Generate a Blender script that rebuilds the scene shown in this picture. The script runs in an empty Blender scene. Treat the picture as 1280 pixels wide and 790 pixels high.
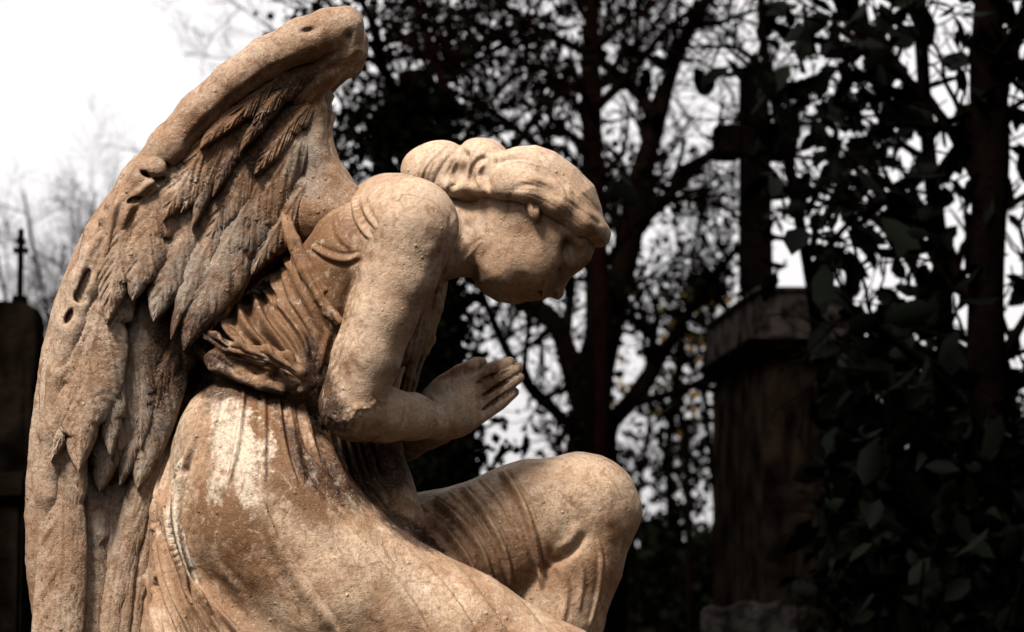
import bpy, math, random
import numpy as np
from mathutils import Vector, Matrix

# ------------------------------------------------------------------ camera
FPX = 3022.0            # focal length in photo pixels (85 mm on 36 mm, 1280 px)
HORIZ = 700.0           # photo row of the horizon
PITCH = math.atan((HORIZ - 395.0) / FPX)
CAM_Z = 1.6
DS = 3.4                # distance of the statue's middle plane
SPX = FPX / DS          # photo px per metre there
scene = bpy.context.scene
COL = scene.collection
cam_d = bpy.data.cameras.new('camera')
cam = bpy.data.objects.new('camera', cam_d); COL.objects.link(cam)
cam_d.lens = 85; cam_d.sensor_width = 36
cam_d.clip_start = 0.1; cam_d.clip_end = 3000
cam.location = (0, 0, CAM_Z)
cam.rotation_euler = (math.pi / 2 + PITCH, 0, 0)
cam_d.dof.use_dof = True
cam_d.dof.focus_distance = DS - 0.10
cam_d.dof.aperture_fstop = 8.0
scene.camera = cam

# ------------------------------------------------------------------ sky, sun
CLOUD = 1.25
SUN_EL, SUN_AZ = math.radians(55), math.radians(216)   # azimuth from +Y, clockwise: behind the camera, to its left
world = bpy.data.worlds.new("World"); scene.world = world
world.use_nodes = True
nt = world.node_tree; nt.nodes.clear()
sky = nt.nodes.new('ShaderNodeTexSky'); sky.sky_type = 'NISHITA'
sky.sun_disc = False; sky.sun_elevation = SUN_EL; sky.sun_rotation = SUN_AZ
sky.air_density = 1.0; sky.dust_density = 4.0; sky.ozone_density = 1.0
hs = nt.nodes.new('ShaderNodeHueSaturation'); hs.inputs['Saturation'].default_value = 0.05
bgn = nt.nodes.new('ShaderNodeBackground'); bgn.inputs['Strength'].default_value = 0.085
ow = nt.nodes.new('ShaderNodeOutputWorld')
mxw = nt.nodes.new('ShaderNodeMix'); mxw.data_type = 'RGBA'; mxw.blend_type = 'MULTIPLY'; mxw.inputs[0].default_value = 1.0
[i for i in mxw.inputs if i.name=='B' and i.type=='RGBA'][0].default_value = (1.0, 0.975, 0.98, 1)
nt.links.new(sky.outputs[0], hs.inputs['Color'])
nt.links.new(hs.outputs[0], mxw.inputs[6])
# overcast: a bright even cloud layer over the sky
tc = nt.nodes.new('ShaderNodeTexCoord'); cn = nt.nodes.new('ShaderNodeTexNoise'); cn.inputs['Scale'].default_value = 2.2; cn.inputs['Detail'].default_value = 5
cr = nt.nodes.new('ShaderNodeMapRange'); cr.inputs['From Min'].default_value = 0.3; cr.inputs['From Max'].default_value = 0.7
cr.inputs['To Min'].default_value = CLOUD * 0.93; cr.inputs['To Max'].default_value = CLOUD * 1.07
cc = nt.nodes.new('ShaderNodeMix'); cc.data_type = 'RGBA'; cc.inputs[0].default_value = 0.88
vm = nt.nodes.new('ShaderNodeVectorMath'); vm.operation = 'SCALE'; vm.inputs[0].default_value = (1.0, 0.972, 0.978)
nt.links.new(tc.outputs['Generated'], cn.inputs['Vector']); nt.links.new(cn.outputs['Fac'], cr.inputs['Value']); 
# an overcast sky is brighter overhead than near the horizon
sz = nt.nodes.new('ShaderNodeSeparateXYZ'); nt.links.new(tc.outputs['Generated'], sz.inputs[0])
zr = nt.nodes.new('ShaderNodeMapRange'); zr.inputs['From Min'].default_value = 0.3; zr.inputs['From Max'].default_value = 1.0
zr.inputs['To Min'].default_value = 1.0; zr.inputs['To Max'].default_value = 2.2; nt.links.new(sz.outputs['Z'], zr.inputs['Value'])
zm = nt.nodes.new('ShaderNodeMath'); zm.operation = 'MULTIPLY'; nt.links.new(cr.outputs[0], zm.inputs[0]); nt.links.new(zr.outputs[0], zm.inputs[1])
nt.links.new(zm.outputs[0], vm.inputs['Scale'])
nt.links.new(mxw.outputs[2], cc.inputs[6]); nt.links.new(vm.outputs[0], cc.inputs[7])
nt.links.new(cc.outputs[2], bgn.inputs['Color'])
nt.links.new(bgn.outputs[0], ow.inputs[0])
sd = bpy.data.lights.new('sun', 'SUN'); sun = bpy.data.objects.new('sun', sd); COL.objects.link(sun)
sd.energy = 1.5; sd.angle = math.radians(14); sd.color = (1.0, 0.95, 0.88)
sdir = Vector((math.sin(SUN_AZ) * math.cos(SUN_EL), math.cos(SUN_AZ) * math.cos(SUN_EL), math.sin(SUN_EL)))
sun.rotation_euler = (-sdir).to_track_quat('-Z', 'Y').to_euler()
sun.location = (0, 0, 30)
vs = scene.view_settings
vs.view_transform = 'Standard'; vs.look = 'None'; vs.gamma = 1.0; vs.use_curve_mapping = False
vs.exposure = 3.0
scene.render.engine = 'CYCLES'
scene.cycles.use_denoising = True
scene.cycles.max_bounces = 6
scene.cycles.diffuse_bounces = 3

# ------------------------------------------------------------------ helpers
cp, sp = math.cos(PITCH), math.sin(PITCH)
def W(u, v, d):
    """world point at depth y=d that lies on the sight line of photo pixel u, v"""
    vx = (u - 640.0) / FPX; vy = (395.0 - v) / FPX
    y = cp - vy * sp; z = sp + vy * cp
    return np.stack(np.broadcast_arrays(vx * d / y, d, CAM_Z + z * d / y), -1)
def WV(u, v, d): return Vector(W(u, v, d).tolist())
def U2W(P):
    return W(P[:, 0], P[:, 1], DS - P[:, 2] / SPX)

def to_px(C):
    q = C - np.array([0, 0, CAM_Z]); f = q[:, 1] * cp + q[:, 2] * sp; up = -q[:, 1] * sp + q[:, 2] * cp
    return 640 + FPX * q[:, 0] / f, 395 - FPX * up / f
def tag(o, label=None, cat=None, group=None, kind=None):
    if label: o['label'] = label
    if cat: o['category'] = cat
    if group: o['group'] = group
    if kind: o['kind'] = kind
    return o
def empty(name, loc):
    o = bpy.data.objects.new(name, None); COL.objects.link(o)
    o.location = loc; o.empty_display_size = 0.1
    return o
def mesh_np(name, V, F, mat, parent=None, smooth=True, attrs=None):
    """V n x 3 world coordinates, F m x k faces (all the same k) or a list of arrays"""
    V = np.asarray(V, dtype=np.float64)
    if parent is not None: V = V - np.array(parent_loc(parent))
    Fs = F if isinstance(F, list) else [F]
    Fs = [np.asarray(f, dtype=np.int32) for f in Fs if len(f)]
    me = bpy.data.meshes.new(name)
    me.vertices.add(len(V)); me.vertices.foreach_set('co', V.astype(np.float32).ravel())
    nl = sum(f.size for f in Fs); nf = sum(len(f) for f in Fs)
    me.loops.add(nl); me.polygons.add(nf)
    me.loops.foreach_set('vertex_index', np.concatenate([f.ravel() for f in Fs]))
    tot = np.concatenate([np.full(len(f), f.shape[1], np.int32) for f in Fs])
    st = np.concatenate([[0], np.cumsum(tot)[:-1]]).astype(np.int32)
    me.polygons.foreach_set('loop_start', st); me.polygons.foreach_set('loop_total', tot)
    me.polygons.foreach_set('use_smooth', np.full(nf, smooth))
    me.update(calc_edges=True); me.validate()
    if attrs:
        for k, a in attrs.items():
            at = me.attributes.new(k, 'FLOAT', 'POINT'); at.data.foreach_set('value', a.astype(np.float32))
    me.materials.append(mat)
    o = bpy.data.objects.new(name, me); COL.objects.link(o)
    if parent is not None: o.parent = parent
    return o
def parent_loc(p):
    l = Vector(p.location)
    while p.parent: p = p.parent; l = l + p.location
    return l

# value noise, numpy
def _hash(i, j, k, seed):
    h = (i.astype(np.int64) * 374761393 + j.astype(np.int64) * 668265263 + k.astype(np.int64) * 2147483647 + seed * 974711) & 0xffffffff
    h = ((h ^ (h >> 13)) * 1274126177) & 0xffffffff
    h = h ^ (h >> 16)
    return (h & 0xffff) / 65535.0 * 2 - 1
def vnoise(P, scale, seed=0, octaves=3):
    out = np.zeros(len(P)); amp = 1.0; tot = 0
    for o in range(octaves):
        Q = P / scale; I = np.floor(Q); f = Q - I; f = f * f * (3 - 2 * f)
        r = 0
        for a in (0, 1):
            for b in (0, 1):
                for c in (0, 1):
                    w = (f[:, 0] if a else 1 - f[:, 0]) * (f[:, 1] if b else 1 - f[:, 1]) * (f[:, 2] if c else 1 - f[:, 2])
                    r = r + w * _hash(I[:, 0] + a, I[:, 1] + b, I[:, 2] + c, seed + o * 17)
        out += amp * r; tot += amp; amp *= 0.5; scale *= 0.5
    return out / tot

# ------------------------------------------------------------------ signed distance modelling (photo px units: u right, v down, w towards the camera)
class Field:
    def __init__(s, lo, hi, h):
        s.lo = np.array(lo, float); s.h = h
        s.n = np.ceil((np.array(hi, float) - s.lo) / h).astype(int) + 1
        s.F = np.full(s.n, 60.0, np.float32)
    def region(s, lo, hi):
        a = np.clip(np.floor((np.array(lo) - s.lo) / s.h).astype(int), 0, s.n)
        b = np.clip(np.ceil((np.array(hi) - s.lo) / s.h).astype(int) + 1, 0, s.n)
        sl = tuple(slice(a[i], b[i]) for i in range(3))
        ax = [(s.lo[i] + s.h * np.arange(a[i], b[i])).astype(np.float32) for i in range(3)]
        return sl, ax[0][:, None, None], ax[1][None, :, None], ax[2][None, None, :]
    def apply(s, lo, hi, fn, k=6, op='add'):
        m = k + 3 * s.h
        sl, x, y, z = s.region(np.array(lo) - m, np.array(hi) + m)
        A = s.F[sl]
        if A.size == 0: return
        B = fn(x, y, z).astype(np.float32)
        if op == 'add':
            if k > 0:
                hh = np.clip(0.5 + 0.5 * (A - B) / k, 0, 1); R = A * (1 - hh) + B * hh - k * hh * (1 - hh)
            else: R = np.minimum(A, B)
        else:
            B = -B
            if k > 0:
                hh = np.clip(0.5 - 0.5 * (A - B) / k, 0, 1); R = A * (1 - hh) + B * hh + k * hh * (1 - hh)
            else: R = np.maximum(A, B)
        s.F[sl] = R
    def ell(s, c, r, ang=0.0, k=6, op='add', angw=0.0):
        """ellipsoid; ang rotates in the u,v plane (degrees), angw tilts its first axis towards w"""
        c = np.array(c, float); R = max(r); ca, sa = math.cos(math.radians(ang)), math.sin(math.radians(ang))
        cb, sb = math.cos(math.radians(angw)), math.sin(math.radians(angw))
        def fn(x, y, z):
            dx, dy, dz = x - c[0], y - c[1], z - c[2]
            a = dx * ca + dy * sa; b = -dx * sa + dy * ca
            a, dz = a * cb + dz * sb, -a * sb + dz * cb
            q = np.sqrt((a / r[0]) ** 2 + (b / r[1]) ** 2 + (dz / r[2]) ** 2)
            return (q - 1) * min(r)
        s.apply(c - R, c + R, fn, k, op)
    def cone(s, a, b, ra, rb, k=6, op='add', wz=1.0):
        """tapered capsule; wz stretches the section along w"""
        a = np.array(a, float); b = np.array(b, float); wc = (a[2] + b[2]) / 2
        R = max(ra, rb); Rw = R * max(wz, 1)
        d = b - a; L2 = float((d * d).sum()) + 1e-9
        lo = np.minimum(a, b) - [R, R, Rw]; hi = np.maximum(a, b) + [R, R, Rw]
        def fn(x, y, z):
            px, py, pz = x - a[0], y - a[1], z - a[2]
            t = np.clip((px * d[0] + py * d[1] + pz * d[2]) / L2, 0, 1)
            return np.sqrt((px - t * d[0]) ** 2 + (py - t * d[1]) ** 2 + ((pz - t * d[2]) / wz) ** 2) - (ra + (rb - ra) * t)
        s.apply(lo, hi, fn, k, op)
    def chain(s, pts, k=6, op='add', wz=1.0):
        for p, q in zip(pts[:-1], pts[1:]): s.cone(p[:3], q[:3], p[3], q[3], k, op, wz)
    def inflate(s, poly, w0, T, R, k=6, op='add', wfun=None):
        poly = np.array(poly, float)
        lo = [poly[:, 0].min(), poly[:, 1].min(), w0 - T - 40 * (wfun is not None)]
        hi = [poly[:, 0].max(), poly[:, 1].max(), w0 + T + 40 * (wfun is not None)]
        def fn(x, y, z):
            X = x[:, :, 0]; Y = y[:, :, 0]
            d2 = poly_sd(poly, X, Y)
            e = (np.maximum(R + d2, 0) / R)[:, :, None]
            ww = w0 if wfun is None else w0 + wfun(X + 0 * Y, Y + 0 * X)[:, :, None]
            return (np.sqrt(e ** 2 + ((z - ww) / T) ** 2) - 1) * min(R, T)
        s.apply(lo, hi, fn, k, op)
    def mesh(s, smooth=1):
        V, Q = surface_nets(s.F); V = V * s.h + s.lo
        for _ in range(smooth): V = lap(V, Q, 0.5)
        return V, Q
def poly_sd(poly, X, Y):
    X, Y = np.broadcast_arrays(X, Y)
    d = np.full(X.shape, 1e9); ins = np.zeros(X.shape, bool)
    n = len(poly)
    for i in range(n):
        a = poly[i]; b = poly[(i + 1) % n]; e = b - a
        px = X - a[0]; py = Y - a[1]
        t = np.clip((px * e[0] + py * e[1]) / (e @ e + 1e-9), 0, 1)
        d = np.minimum(d, (px - t * e[0]) ** 2 + (py - t * e[1]) ** 2)
        if a[1] != b[1]:
            c = ((a[1] > Y) != (b[1] > Y)) & (X < (b[0] - a[0]) * (Y - a[1]) / (b[1] - a[1]) + a[0])
            ins ^= c
    d = np.sqrt(d)
    return np.where(ins, -d, d)
def surface_nets(F):
    ins = F < 0
    n = np.array(F.shape)
    c = np.zeros(n - 1, np.int8)
    for a in (0, 1):
        for b in (0, 1):
            for d in (0, 1):
                c += ins[a:n[0]-1+a, b:n[1]-1+b, d:n[2]-1+d]
    act = np.argwhere((c > 0) & (c < 8)); del c
    idx = np.full(n - 1, -1, np.int32); idx[tuple(act.T)] = np.arange(len(act))
    acc = np.zeros((len(act), 3)); cnt = np.zeros(len(act))
    cor = [(a, b, d) for a in (0, 1) for b in (0, 1) for d in (0, 1)]
    val = {q: F[act[:, 0]+q[0], act[:, 1]+q[1], act[:, 2]+q[2]].astype(np.float64) for q in cor}
    for q in cor:
        for ax in range(3):
            if q[ax]: continue
            r = list(q); r[ax] = 1; r = tuple(r)
            A, B = val[q], val[r]; m = (A < 0) != (B < 0)
            t = np.where(m, A / np.where(m, A - B, 1), 0)
            p = np.array(q, float)[None, :] + t[:, None] * (np.array(r) - np.array(q))[None, :]
            acc += p * m[:, None]; cnt += m
    V = act + acc / cnt[:, None]
    quads = []
    for ax in range(3):
        o1, o2 = [(1, 2), (2, 0), (0, 1)][ax]
        s0 = [slice(None)] * 3; s1 = [slice(None)] * 3
        s0[ax] = slice(0, -1); s1[ax] = slice(1, None)
        A = ins[tuple(s0)]; B = ins[tuple(s1)]
        e = np.argwhere(A != B)
        ok = (e[:, o1] > 0) & (e[:, o2] > 0) & (e[:, o1] < n[o1] - 1) & (e[:, o2] < n[o2] - 1)
        e = e[ok]
        flip = A[tuple(e.T)]
        def g(d1, d2):
            q = e.copy(); q[:, o1] -= d1; q[:, o2] -= d2
            return idx[tuple(q.T)]
        Q = np.stack([g(1, 1), g(0, 1), g(0, 0), g(1, 0)], 1)
        Q[~flip] = Q[~flip][:, ::-1]
        quads.append(Q)
    Q = np.concatenate(quads)
    # u, v(down), w(towards camera) is mirrored with respect to world once; orientation is fixed below by the map
    return V, Q[(Q >= 0).all(1)]
def lap(V, Q, lam):
    S = np.zeros_like(V); c = np.zeros(len(V))
    for i in range(4):
        a = Q[:, i]; b = Q[:, (i + 1) % 4]
        for x, y in ((a, b), (b, a)):
            for d in range(3): S[:, d] += np.bincount(x, weights=V[y, d], minlength=len(V))
            c += np.bincount(x, minlength=len(V))
    return V + lam * (S / np.maximum(c, 1)[:, None] - V)
def normals(V, Q):
    a, b, c, d = (V[Q[:, i]] for i in range(4))
    fn = np.cross(c - a, d - b)
    N = np.zeros_like(V)
    for i in range(4):
        for k in range(3): N[:, k] += np.bincount(Q[:, i], weights=fn[:, k], minlength=len(V))
    return N / np.maximum(np.linalg.norm(N, axis=1), 1e-9)[:, None]
def smooth_poly(pts, n=12):
    """Catmull-Rom through the points"""
    P = np.array(pts, float)
    if len(P) < 3: 
        t = np.linspace(0, 1, n)[:, None]; return P[0] * (1 - t) + P[-1] * t
    E = np.vstack([2 * P[0] - P[1], P, 2 * P[-1] - P[-2]]); out = []
    for i in range(1, len(E) - 2):
        p0, p1, p2, p3 = E[i-1], E[i], E[i+1], E[i+2]
        t = np.linspace(0, 1, n, endpoint=False)[:, None]
        out.append(0.5 * (2*p1 + (p2-p0)*t + (2*p0-5*p1+4*p2-p3)*t*t + (3*p1-p0-3*p2+p3)*t**3))
    out.append(P[-1][None]); return np.vstack(out)
def line_dist(C, X, Y):
    """signed distance to a polyline (sign: side) and position 0..1 along it"""
    best = np.full(len(X), 1e18); sg = np.ones(len(X)); tt = np.zeros(len(X)); n = len(C) - 1
    for i in range(n):
        a, b = C[i], C[i+1]; e = b - a
        px, py = X - a[0], Y - a[1]
        t = np.clip((px * e[0] + py * e[1]) / (e @ e + 1e-9), 0, 1)
        qx, qy = px - t * e[0], py - t * e[1]; d = qx * qx + qy * qy
        m = d < best
        best[m] = d[m]; sg[m] = np.sign(e[0] * py - e[1] * px)[m]; tt[m] = (i + t[m]) / n
    return np.sqrt(best) * sg, tt
def ridge(V, N, pts, width, height, groove=0.0, taper=0.15, front=0.1, sharp=False, mask=None, skew=0.0, raw=False):
    """carve a fold: a raised ridge (or a cut, height < 0) along a line drawn over the surface"""
    C = np.array(pts, float) if raw else smooth_poly(pts, 8)
    R = width * 4
    m = (V[:, 0] > C[:, 0].min() - R) & (V[:, 0] < C[:, 0].max() + R) & (V[:, 1] > C[:, 1].min() - R) & (V[:, 1] < C[:, 1].max() + R) & (N[:, 2] > front)
    if mask is not None: m &= mask
    I = np.where(m)[0]
    if not len(I): return
    d, t = line_dist(C, V[I, 0], V[I, 1])
    wd = width * (0.75 + 0.5 * np.sin(t * math.pi))
    if skew: wd = wd * np.where(d > 0, 1 + skew, 1 - skew)
    x = np.abs(d) / wd
    g = np.maximum(1 - x, 0) ** 1.3 if sharp else np.exp(-x * x)
    if groove:
        g = g - groove * np.exp(-((x - 1.7) / 0.8) ** 2)
    e = np.clip(t / taper, 0, 1) * np.clip((1 - t) / taper, 0, 1) if taper > 0 else 1
    e = e * e * (3 - 2 * e) if taper > 0 else 1
    wgt = np.clip((N[I, 2] - front) / 0.25, 0, 1)
    V[I] += N[I] * (height * g * e * wgt)[:, None]

STAINS = []   # (channel, u, v, ru, rv, angle, strength)
def stain_attrs(V):
    out = {}
    for ch in ('pale', 'brown', 'grey', 'dirt'):
        a = np.zeros(len(V))
        for s in STAINS:
            if s[0] != ch: continue
            ca, sa = math.cos(math.radians(s[5])), math.sin(math.radians(s[5]))
            dx, dy = V[:, 0] - s[1], V[:, 1] - s[2]
            x = (dx * ca + dy * sa) / s[3]; y = (-dx * sa + dy * ca) / s[4]
            a += s[6] * np.exp(-(x * x + y * y) * 0.9)
        out[ch] = a
    return out
# ------------------------------------------------------------------ materials
def newmat(name):
    m = bpy.data.materials.new(name); m.use_nodes = True
    t = m.node_tree; b = t.nodes['Principled BSDF']
    return m, t, b
class NB:
    def __init__(s, t): s.t = t
    def n(s, typ, **kw):
        x = s.t.nodes.new(typ)
        for k, v in kw.items(): setattr(x, k, v)
        return x
    def l(s, a, b): s.t.links.new(a, b)
    def noise(s, vec, scale, detail=4, rough=0.55, dist=0.0):
        x = s.n('ShaderNodeTexNoise'); x.inputs['Scale'].default_value = scale
        x.inputs['Detail'].default_value = detail; x.inputs['Roughness'].default_value = rough
        x.inputs['Distortion'].default_value = dist
        s.l(vec, x.inputs['Vector']); return x.outputs['Fac']
    def ramp(s, f, lo, hi, a=0.0, b=1.0):
        x = s.n('ShaderNodeMapRange', interpolation_type='SMOOTHSTEP')
        x.inputs['From Min'].default_value = lo; x.inputs['From Max'].default_value = hi
        x.inputs['To Min'].default_value = a; x.inputs['To Max'].default_value = b
        s.l(f, x.inputs['Value']); return x.outputs['Result']
    def math(s, op, a, b=None, c=None):
        x = s.n('ShaderNodeMath', operation=op)
        for i, q in enumerate((a, b, c)):
            if q is None: continue
            if isinstance(q, (int, float)): x.inputs[i].default_value = q
            else: s.l(q, x.inputs[i])
        return x.outputs[0]
    def mix(s, f, a, b, blend='MIX'):
        x = s.n('ShaderNodeMix', data_type='RGBA', blend_type=blend)
        for key, q in (('Factor', f), ('A', a), ('B', b)):
            i = x.inputs[key]
            if key == 'Factor':
                i = x.inputs[0]
                if isinstance(q, (int, float)): i.default_value = q
                else: s.l(q, i)
            else:
                i = [z for z in x.inputs if z.name == key and z.type == 'RGBA'][0]
                if isinstance(q, tuple): i.default_value = (*q, 1)
                else: s.l(q, i)
        return [z for z in x.outputs if z.type == 'RGBA'][0]
    def attr(s, name):
        x = s.n('ShaderNodeAttribute', attribute_name=name); return x.outputs['Fac']
def mapping(nb, vec, sc):
    m = nb.n('ShaderNodeMapping'); m.inputs['Scale'].default_value = sc
    nb.l(vec, m.inputs['Vector']); return m.outputs[0]

def marble(name, base=(0.264, 0.1856, 0.1264), alt=(0.18432, 0.10656, 0.06336), brown=(0.078, 0.036, 0.014), pale=(0.32256, 0.26784, 0.20736),
           grey=(0.20736, 0.17856, 0.144), brown_bias=0.0, grit=1.0):
    m, t, b = newmat(name); nb = NB(t)
    co = nb.n('ShaderNodeTexCoord').outputs['Object']
    n1 = nb.noise(co, 7, 6, 0.6, 0.4); n2 = nb.noise(co, 26, 7, 0.65, 0.6)
    n3 = nb.noise(co, 110, 5, 0.6); n4 = nb.noise(co, 420, 3, 0.6)
    col = nb.mix(nb.ramp(n1, 0.40, 0.60), base, alt)
    col = nb.mix(nb.ramp(n2, 0.56, 0.76, 0, 0.5), col, pale)
    # rust brown weather staining
    fb = nb.math('ADD', nb.math('MULTIPLY', nb.attr('brown'), 0.62), nb.math('ADD', nb.math('MULTIPLY', nb.math('ADD', n2, nb.math('SUBTRACT', n3, 0.5)), 0.75), nb.math('MULTIPLY', n1, 0.25)))
    col = nb.mix(nb.ramp(fb, 0.60 - brown_bias, 0.98 - brown_bias, 0, 0.92), col, brown)
    fg = nb.math('ADD', nb.math('MULTIPLY', nb.attr('grey'), 0.55), nb.math('MULTIPLY', n2, 0.7))
    col = nb.mix(nb.ramp(fg, 0.55, 0.85, 0, 0.9), col, grey)
    # pale washed patches with ragged edges
    fp = nb.math('ADD', nb.math('MULTIPLY', nb.attr('pale'), 0.46), nb.math('ADD', nb.math('MULTIPLY', n2, 0.8), nb.math('MULTIPLY', n3, 0.7)))
    col = nb.mix(nb.ramp(fp, 0.97, 1.20, 0, 0.9), col, pale)
    # black lichen and soot, plus shade painted into the hollows
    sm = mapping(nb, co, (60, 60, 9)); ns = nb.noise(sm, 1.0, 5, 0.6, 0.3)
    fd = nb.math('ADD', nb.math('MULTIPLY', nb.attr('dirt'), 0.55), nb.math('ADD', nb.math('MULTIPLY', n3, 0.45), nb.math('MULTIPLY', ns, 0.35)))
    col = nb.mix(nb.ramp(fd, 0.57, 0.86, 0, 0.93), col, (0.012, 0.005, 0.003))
    # uneven weathering in soft blotches
    nm = nb.noise(co, 48, 6, 0.7, 0.8)
    col = nb.mix(nb.ramp(nm, 0.50, 0.66, 0, 0.7 * grit), col, brown)
    col = nb.mix(nb.ramp(nm, 0.46, 0.30, 0, 0.5), col, pale)
    # fine dark veins
    wv = nb.n('ShaderNodeTexVoronoi', feature='DISTANCE_TO_EDGE'); wv.inputs['Scale'].default_value = 7
    dn = nb.n('ShaderNodeTexNoise'); dn.inputs['Scale'].default_value = 14; dn.inputs['Detail'].default_value = 5; nb.l(co, dn.inputs['Vector'])
    va = nb.n('ShaderNodeVectorMath', operation='MULTIPLY_ADD'); nb.l(dn.outputs['Color'], va.inputs[0]); va.inputs[1].default_value = (0.12, 0.12, 0.12); nb.l(co, va.inputs[2])
    nb.l(va.outputs[0], wv.inputs['Vector'])
    vein = nb.math('MULTIPLY', nb.ramp(wv.outputs['Distance'], 0.022, 0.004), nb.ramp(nb.noise(co, 11, 4), 0.52, 0.64))
    col = nb.mix(nb.math('MULTIPLY', vein, 0.6), col, (0.06, 0.03, 0.018))
    # specks
    col = nb.mix(nb.ramp(n4, 0.62, 0.74, 0, 0.65), col, (0.06, 0.03, 0.014))
    col = nb.mix(nb.ramp(n4, 0.40, 0.28, 0, 0.5), col, (0.46, 0.35, 0.26))
    nl = nb.noise(co, 190, 4, 0.7)
    col = nb.mix(nb.ramp(nl, 0.47, 0.62, 0, 0.6 * grit), col, (0.11, 0.055, 0.028))
    nb.l(col, b.inputs['Base Color'])
    b.inputs['Roughness'].default_value = 0.62
    b.inputs['Specular IOR Level'].default_value = 0.12
    # relief: grain, pits, crusty nodules
    vo = nb.n('ShaderNodeTexVoronoi', feature='F1'); vo.inputs['Scale'].default_value = 115
    nb.l(co, vo.inputs['Vector'])
    nod = nb.ramp(vo.outputs['Distance'], 0.36, 0.08)
    rnd = nb.n('ShaderNodeSeparateColor'); nb.l(vo.outputs['Color'], rnd.inputs[0])
    pick = nb.math('MULTIPLY', nb.ramp(rnd.outputs[0], 0.86, 0.90), nb.ramp(nb.noise(co, 15, 3), 0.46, 0.58))
    nod = nb.math('MULTIPLY', nod, pick)
    pit = nb.ramp(nb.noise(co, 230, 2, 0.5), 0.64, 0.76)
    h = nb.math('ADD', nb.math('MULTIPLY', n3, 0.36), nb.math('MULTIPLY', n4, 0.36))
    h = nb.math('ADD', h, nb.math('MULTIPLY', nl, 0.35))
    h = nb.math('ADD', h, nb.math('MULTIPLY', nod, 0.75))
    h = nb.math('SUBTRACT', h, nb.math('MULTIPLY', pit, 0.45))
    h = nb.math('ADD', h, nb.math('MULTIPLY', n2, 0.45))
    bp = nb.n('ShaderNodeBump'); bp.inputs['Strength'].default_value = 0.9; bp.inputs['Distance'].default_value = 0.0034 * grit
    nb.l(h, bp.inputs['Height']); nb.l(bp.outputs[0], b.inputs['Normal'])
    return m
M = {}
M['marble'] = marble('weathered_marble', base=(0.272, 0.197, 0.138), alt=(0.20, 0.128, 0.08), grit=0.62)
M['wing'] = marble('weathered_wing_marble', base=(0.216, 0.156, 0.1104), alt=(0.15552, 0.09504, 0.0576), grey=(0.12672, 0.10656, 0.0864), pale=(0.27648, 0.22464, 0.1728))
M['cloth'] = marble('stained_marble', grit=0.78, base=(0.256, 0.18, 0.12), alt=(0.1728, 0.1008, 0.0576))

def simple(name, c1, c2, scale=5, rough=0.9, bump=0.0, c3=None, spec=0.0):
    m, t, b = newmat(name); nb = NB(t)
    co = nb.n('ShaderNodeTexCoord').outputs['Object']
    n = nb.noise(co, scale, 6, 0.6, 0.3)
    col = nb.mix(nb.ramp(n, 0.35, 0.65), c1, c2)
    if c3:
        ms = mapping(nb, co, (9, 9, 1.2)); st = nb.noise(ms, 1.0, 6, 0.65, 0.2)
        col = nb.mix(nb.ramp(st, 0.52, 0.68), col, c3)
    nb.l(col, b.inputs['Base Color']); b.inputs['Roughness'].default_value = rough
    b.inputs['Specular IOR Level'].default_value = spec
    if bump:
        bp = nb.n('ShaderNodeBump'); bp.inputs['Strength'].default_value = 0.8; bp.inputs['Distance'].default_value = bump
        nb.l(nb.noise(co, scale * 5, 6, 0.65), bp.inputs['Height']); nb.l(bp.outputs[0], b.inputs['Normal'])
    return m
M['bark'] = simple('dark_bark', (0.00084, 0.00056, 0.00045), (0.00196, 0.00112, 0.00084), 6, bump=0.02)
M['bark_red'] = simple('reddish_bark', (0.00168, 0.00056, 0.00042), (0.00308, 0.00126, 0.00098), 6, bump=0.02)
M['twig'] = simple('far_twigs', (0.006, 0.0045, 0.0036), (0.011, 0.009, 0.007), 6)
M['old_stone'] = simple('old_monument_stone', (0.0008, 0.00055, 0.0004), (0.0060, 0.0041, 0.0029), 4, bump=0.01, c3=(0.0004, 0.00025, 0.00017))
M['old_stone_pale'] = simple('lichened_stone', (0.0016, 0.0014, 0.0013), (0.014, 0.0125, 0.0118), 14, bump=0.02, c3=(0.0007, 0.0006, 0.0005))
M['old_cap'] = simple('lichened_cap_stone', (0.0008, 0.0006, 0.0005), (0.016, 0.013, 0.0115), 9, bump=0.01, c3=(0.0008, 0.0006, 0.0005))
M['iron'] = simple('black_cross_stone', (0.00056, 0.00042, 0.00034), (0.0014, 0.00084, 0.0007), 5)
M['plinth'] = simple('plinth_stone', (0.16, 0.11, 0.075), (0.28, 0.21, 0.15), 4, bump=0.006, c3=(0.05, 0.03, 0.02))
M['soil'] = simple('leaf_litter_soil', (0.0016, 0.0012, 0.0008), (0.004, 0.0028, 0.002), 2, bump=0.03)
def leafmat(name, c1, c2, spec=0.3, rough=0.5):
    m, t, b = newmat(name); nb = NB(t)
    at = nb.attr('tone')
    col = nb.mix(at, c1, c2); nb.l(col, b.inputs['Base Color'])
    b.inputs['Roughness'].default_value = rough; b.inputs['Specular IOR Level'].default_value = spec
    return m
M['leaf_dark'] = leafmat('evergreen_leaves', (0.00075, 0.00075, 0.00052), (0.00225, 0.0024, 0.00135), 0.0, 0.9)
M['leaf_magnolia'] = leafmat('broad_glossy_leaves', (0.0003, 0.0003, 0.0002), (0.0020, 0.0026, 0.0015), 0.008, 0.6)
M['leaf_autumn'] = leafmat('autumn_leaves', (0.009, 0.00825, 0.00225), (0.0975, 0.0525, 0.006), 0.05, 0.8)
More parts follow.
